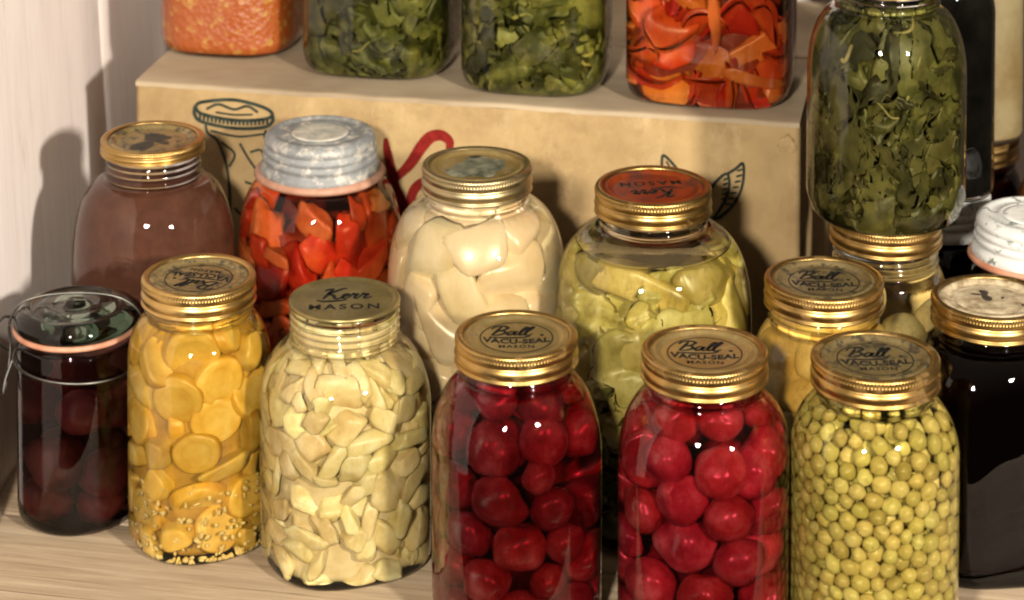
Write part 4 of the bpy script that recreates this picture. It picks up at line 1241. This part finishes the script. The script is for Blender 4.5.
lidg = mk('glass_lid', *lathe(g, 128, cap0=True, cap1=True), solid_mat('green_lid_glass', (0.56, 0.64, 0.57), 70), r)
rng = np.random.default_rng(141)
lp = [[40.5 * math.cos(a), 40.5 * math.sin(a), 104 - 3 * math.cos(a)] for a in np.linspace(0, 2 * math.pi, 33)]
w1 = tube(lp, 0.9, 8, 3)
w2 = tube([[-41, -2, 104], [-45, -8, 92], [-46, -10, 84], [-44, -4, 96], [-43, 0, 112], [-43.5, 0, 126], [-38, 0, 138], [-24, 1, 144], [0, 2, 146], [24, 1, 144.5], [38, 0, 138], [43.5, 0, 128], [43, 0, 110], [41, -1, 104]], 1.0, 8, 7)
w3 = tube([[-44, 0, 108], [-50, -10, 118], [-52, -14, 126], [-47, -4, 132], [-42, 6, 128]], 1.0, 8, 7)
mk('wire_bail', *join([w1, w2, w3]), M['wire'], r)
M['plum'] = food('dark_plum', (0.1, 0.02, 0.025), (0.24, 0.05, 0.05), (0.34, 0.1, 0.08), 40, 0.35, 0, 0.25, 0.15, 120)
for c, q in (((6, -17, 78), 15.5), ((-9, -17, 45), 18), ((20, -14, 36), 17), ((-20, 6, 76), 16), ((20, 8, 72), 15), ((0, 12, 44), 17), ((-14, -8, 17), 14), ((14, -8, 14), 13), ((0, 12, 88), 14), ((-22, 8, 22), 14), ((10, 16, 18), 14)):
    v, f = beet_piece(q, rng, 0); piece(JD, 'plum', v, f, np.array(c, float), M['plum'], 104, rng, 'whole dark purple plum inside the small wire bail jar', 'plum', 'plums in the wire bail jar')

# 14 --- dark syrup, front right
JZ = Jar(302, 1583, 0, 168, 47, n=3.2, rot=0.1, drop=30)
r = new_jar(JZ, 'glass jar of nearly black syrup at right, cream lid with black spot')
d = gold_lid(JZ, r, M['disc_cream'], None, 0, k=1.0, bmat=M['gold'])
blotch(JZ, d, M['disc_cream'], 1, 22, 12, rough=0.05, name='lid_label')
blotch(JZ, d, M['soot'], 1, 5.0, 15, z=-2.6, cx=-3, cy=7, rough=1.0)
blotch(JZ, d, M['soot'], 1, 1.6, 16, z=-2.6, cx=19, cy=-9, rough=0.5)
blotch(JZ, d, M['soot'], 1, 1.2, 17, z=-2.6, cx=8, cy=3, rough=0.9)
add_liquid(JZ, r, 150, (0.3, 0.06, 0.03), 110)
# a dim dark core so that it is syrup with fruit pulp, not clear
v, f, mi = fill_mesh(JZ, 148, 7.0, 64, bottom=9); M['pulp'] = plain('dark_berry_pulp', (0.03, 0.008, 0.007), (0.06, 0.014, 0.010), 1.0, 40)
mk('berry_pulp', v, f, M['pulp'], r)

# 15 --- the jars half seen at the right
JH = Jar(350, 1690, 0, 181, 46, drop=28, necklen=30, neck=33)
r = new_jar(JH, 'glass jar of dark fruit under a whitened zinc cap, at the right edge', 'glass')
zinc_cap(JH, r, M['zinc_white'], 0.97, M['zinc_white'])
v, f = lathe([(36, 181 - 31), (41.5, 181 - 30.6), (43.2, 181 - 28.6), (42.4, 181 - 26.6), (40, 181 - 26)], 96); mk('rubber_ring', v, f, M['rubber'], r)
add_liquid(JH, r, 140, (0.35, 0.06, 0.04), 120)
JL = Jar(302, 1771, 0, 170, 44, drop=28, necklen=30, neck=33)
r = new_jar(JL, 'glass jar of dark fruit with a white zinc cap, under the tall black jar', 'glass')
zinc_cap(JL, r, M['zinc_white'], 0.90, False)
add_liquid(JL, r, 134, (0.35, 0.06, 0.04), 120)
JJ = Jar(300, 1770, 170.3, 178, 37, n=3.0, drop=22, neck=30)
r = new_jar(JJ, 'tall jar of nearly black preserve standing on a white capped jar behind the spinach', 'glass')
gold_lid(JJ, r, M['disc_gold'], None, 0, k=0.92)
v, f, mi = fill_mesh(JJ, 150, 0.3, 64); M['black'] = plain('black_preserve', (0.004, 0.004, 0.003), (0.012, 0.010, 0.008), 1.0, 40)
tag(mk('black_preserve', v, f, M['black'], None, (JJ.x, JJ.y, JJ.z)), 'black preserve filling the tall jar behind the spinach', 'preserve', None, 'stuff')
JA = Jar(348, 1905, 0, 164, 38, drop=24, neck=31)
r = new_jar(JA, 'glass jar of dark red preserve under the jar of straw coloured fruit, far right', 'glass')
gold_lid(JA, r, M['disc_bronze'], None, 0, k=0.94); add_liquid(JA, r, 140, (0.45, 0.07, 0.04), 90)
JE = Jar(346, 1905, 164.3, 178, 38.5, n=2.6, drop=24, neck=31)
r = new_jar(JE, 'tall jar of straw coloured fruit stacked on another jar, far right at the back', 'glass')
gold_lid(JE, r, M['disc_gold'], None, 0, k=0.94)
v, f, mi = fill_mesh(JE, 154, 0.3, 64); M['straw'] = plain('straw_fruit', (0.40, 0.27, 0.10), (0.62, 0.50, 0.26), 0.5, 26)
tag(mk('straw_coloured_fruit', v, f, M['straw'], None, (JE.x, JE.y, JE.z)), 'straw coloured fruit pulp filling the tall jar at the far right', 'fruit pulp', None, 'stuff')
JM = Jar(418, 1850, 0, 176, 46, drop=26)
r = new_jar(JM, 'glass jar of amber brown preserve at the far right edge, behind the white zinc cap', 'glass')
gold_lid(JM, r, M['disc_gold'], None, 0)
v, f, mi = fill_mesh(JM, 150, 0.3, 64); M['amber'] = plain('amber_preserve', (0.20, 0.07, 0.02), (0.36, 0.15, 0.05), 0.45, 22)
tag(mk('amber_preserve', v, f, M['amber'], None, (JM.x, JM.y, JM.z)), 'amber brown preserve filling the jar at the far right edge', 'preserve', None, 'stuff')
# a clear empty jar just cut by the left edge
JV = Jar(-372, 1606, 0, 128, 36, drop=12, necklen=8, neck=34)
JV.x = -369
r = new_jar(JV, 'greenish empty glass jar cut by the left edge, beside the wire bail jar', 'glass_green', topgap=0.5)
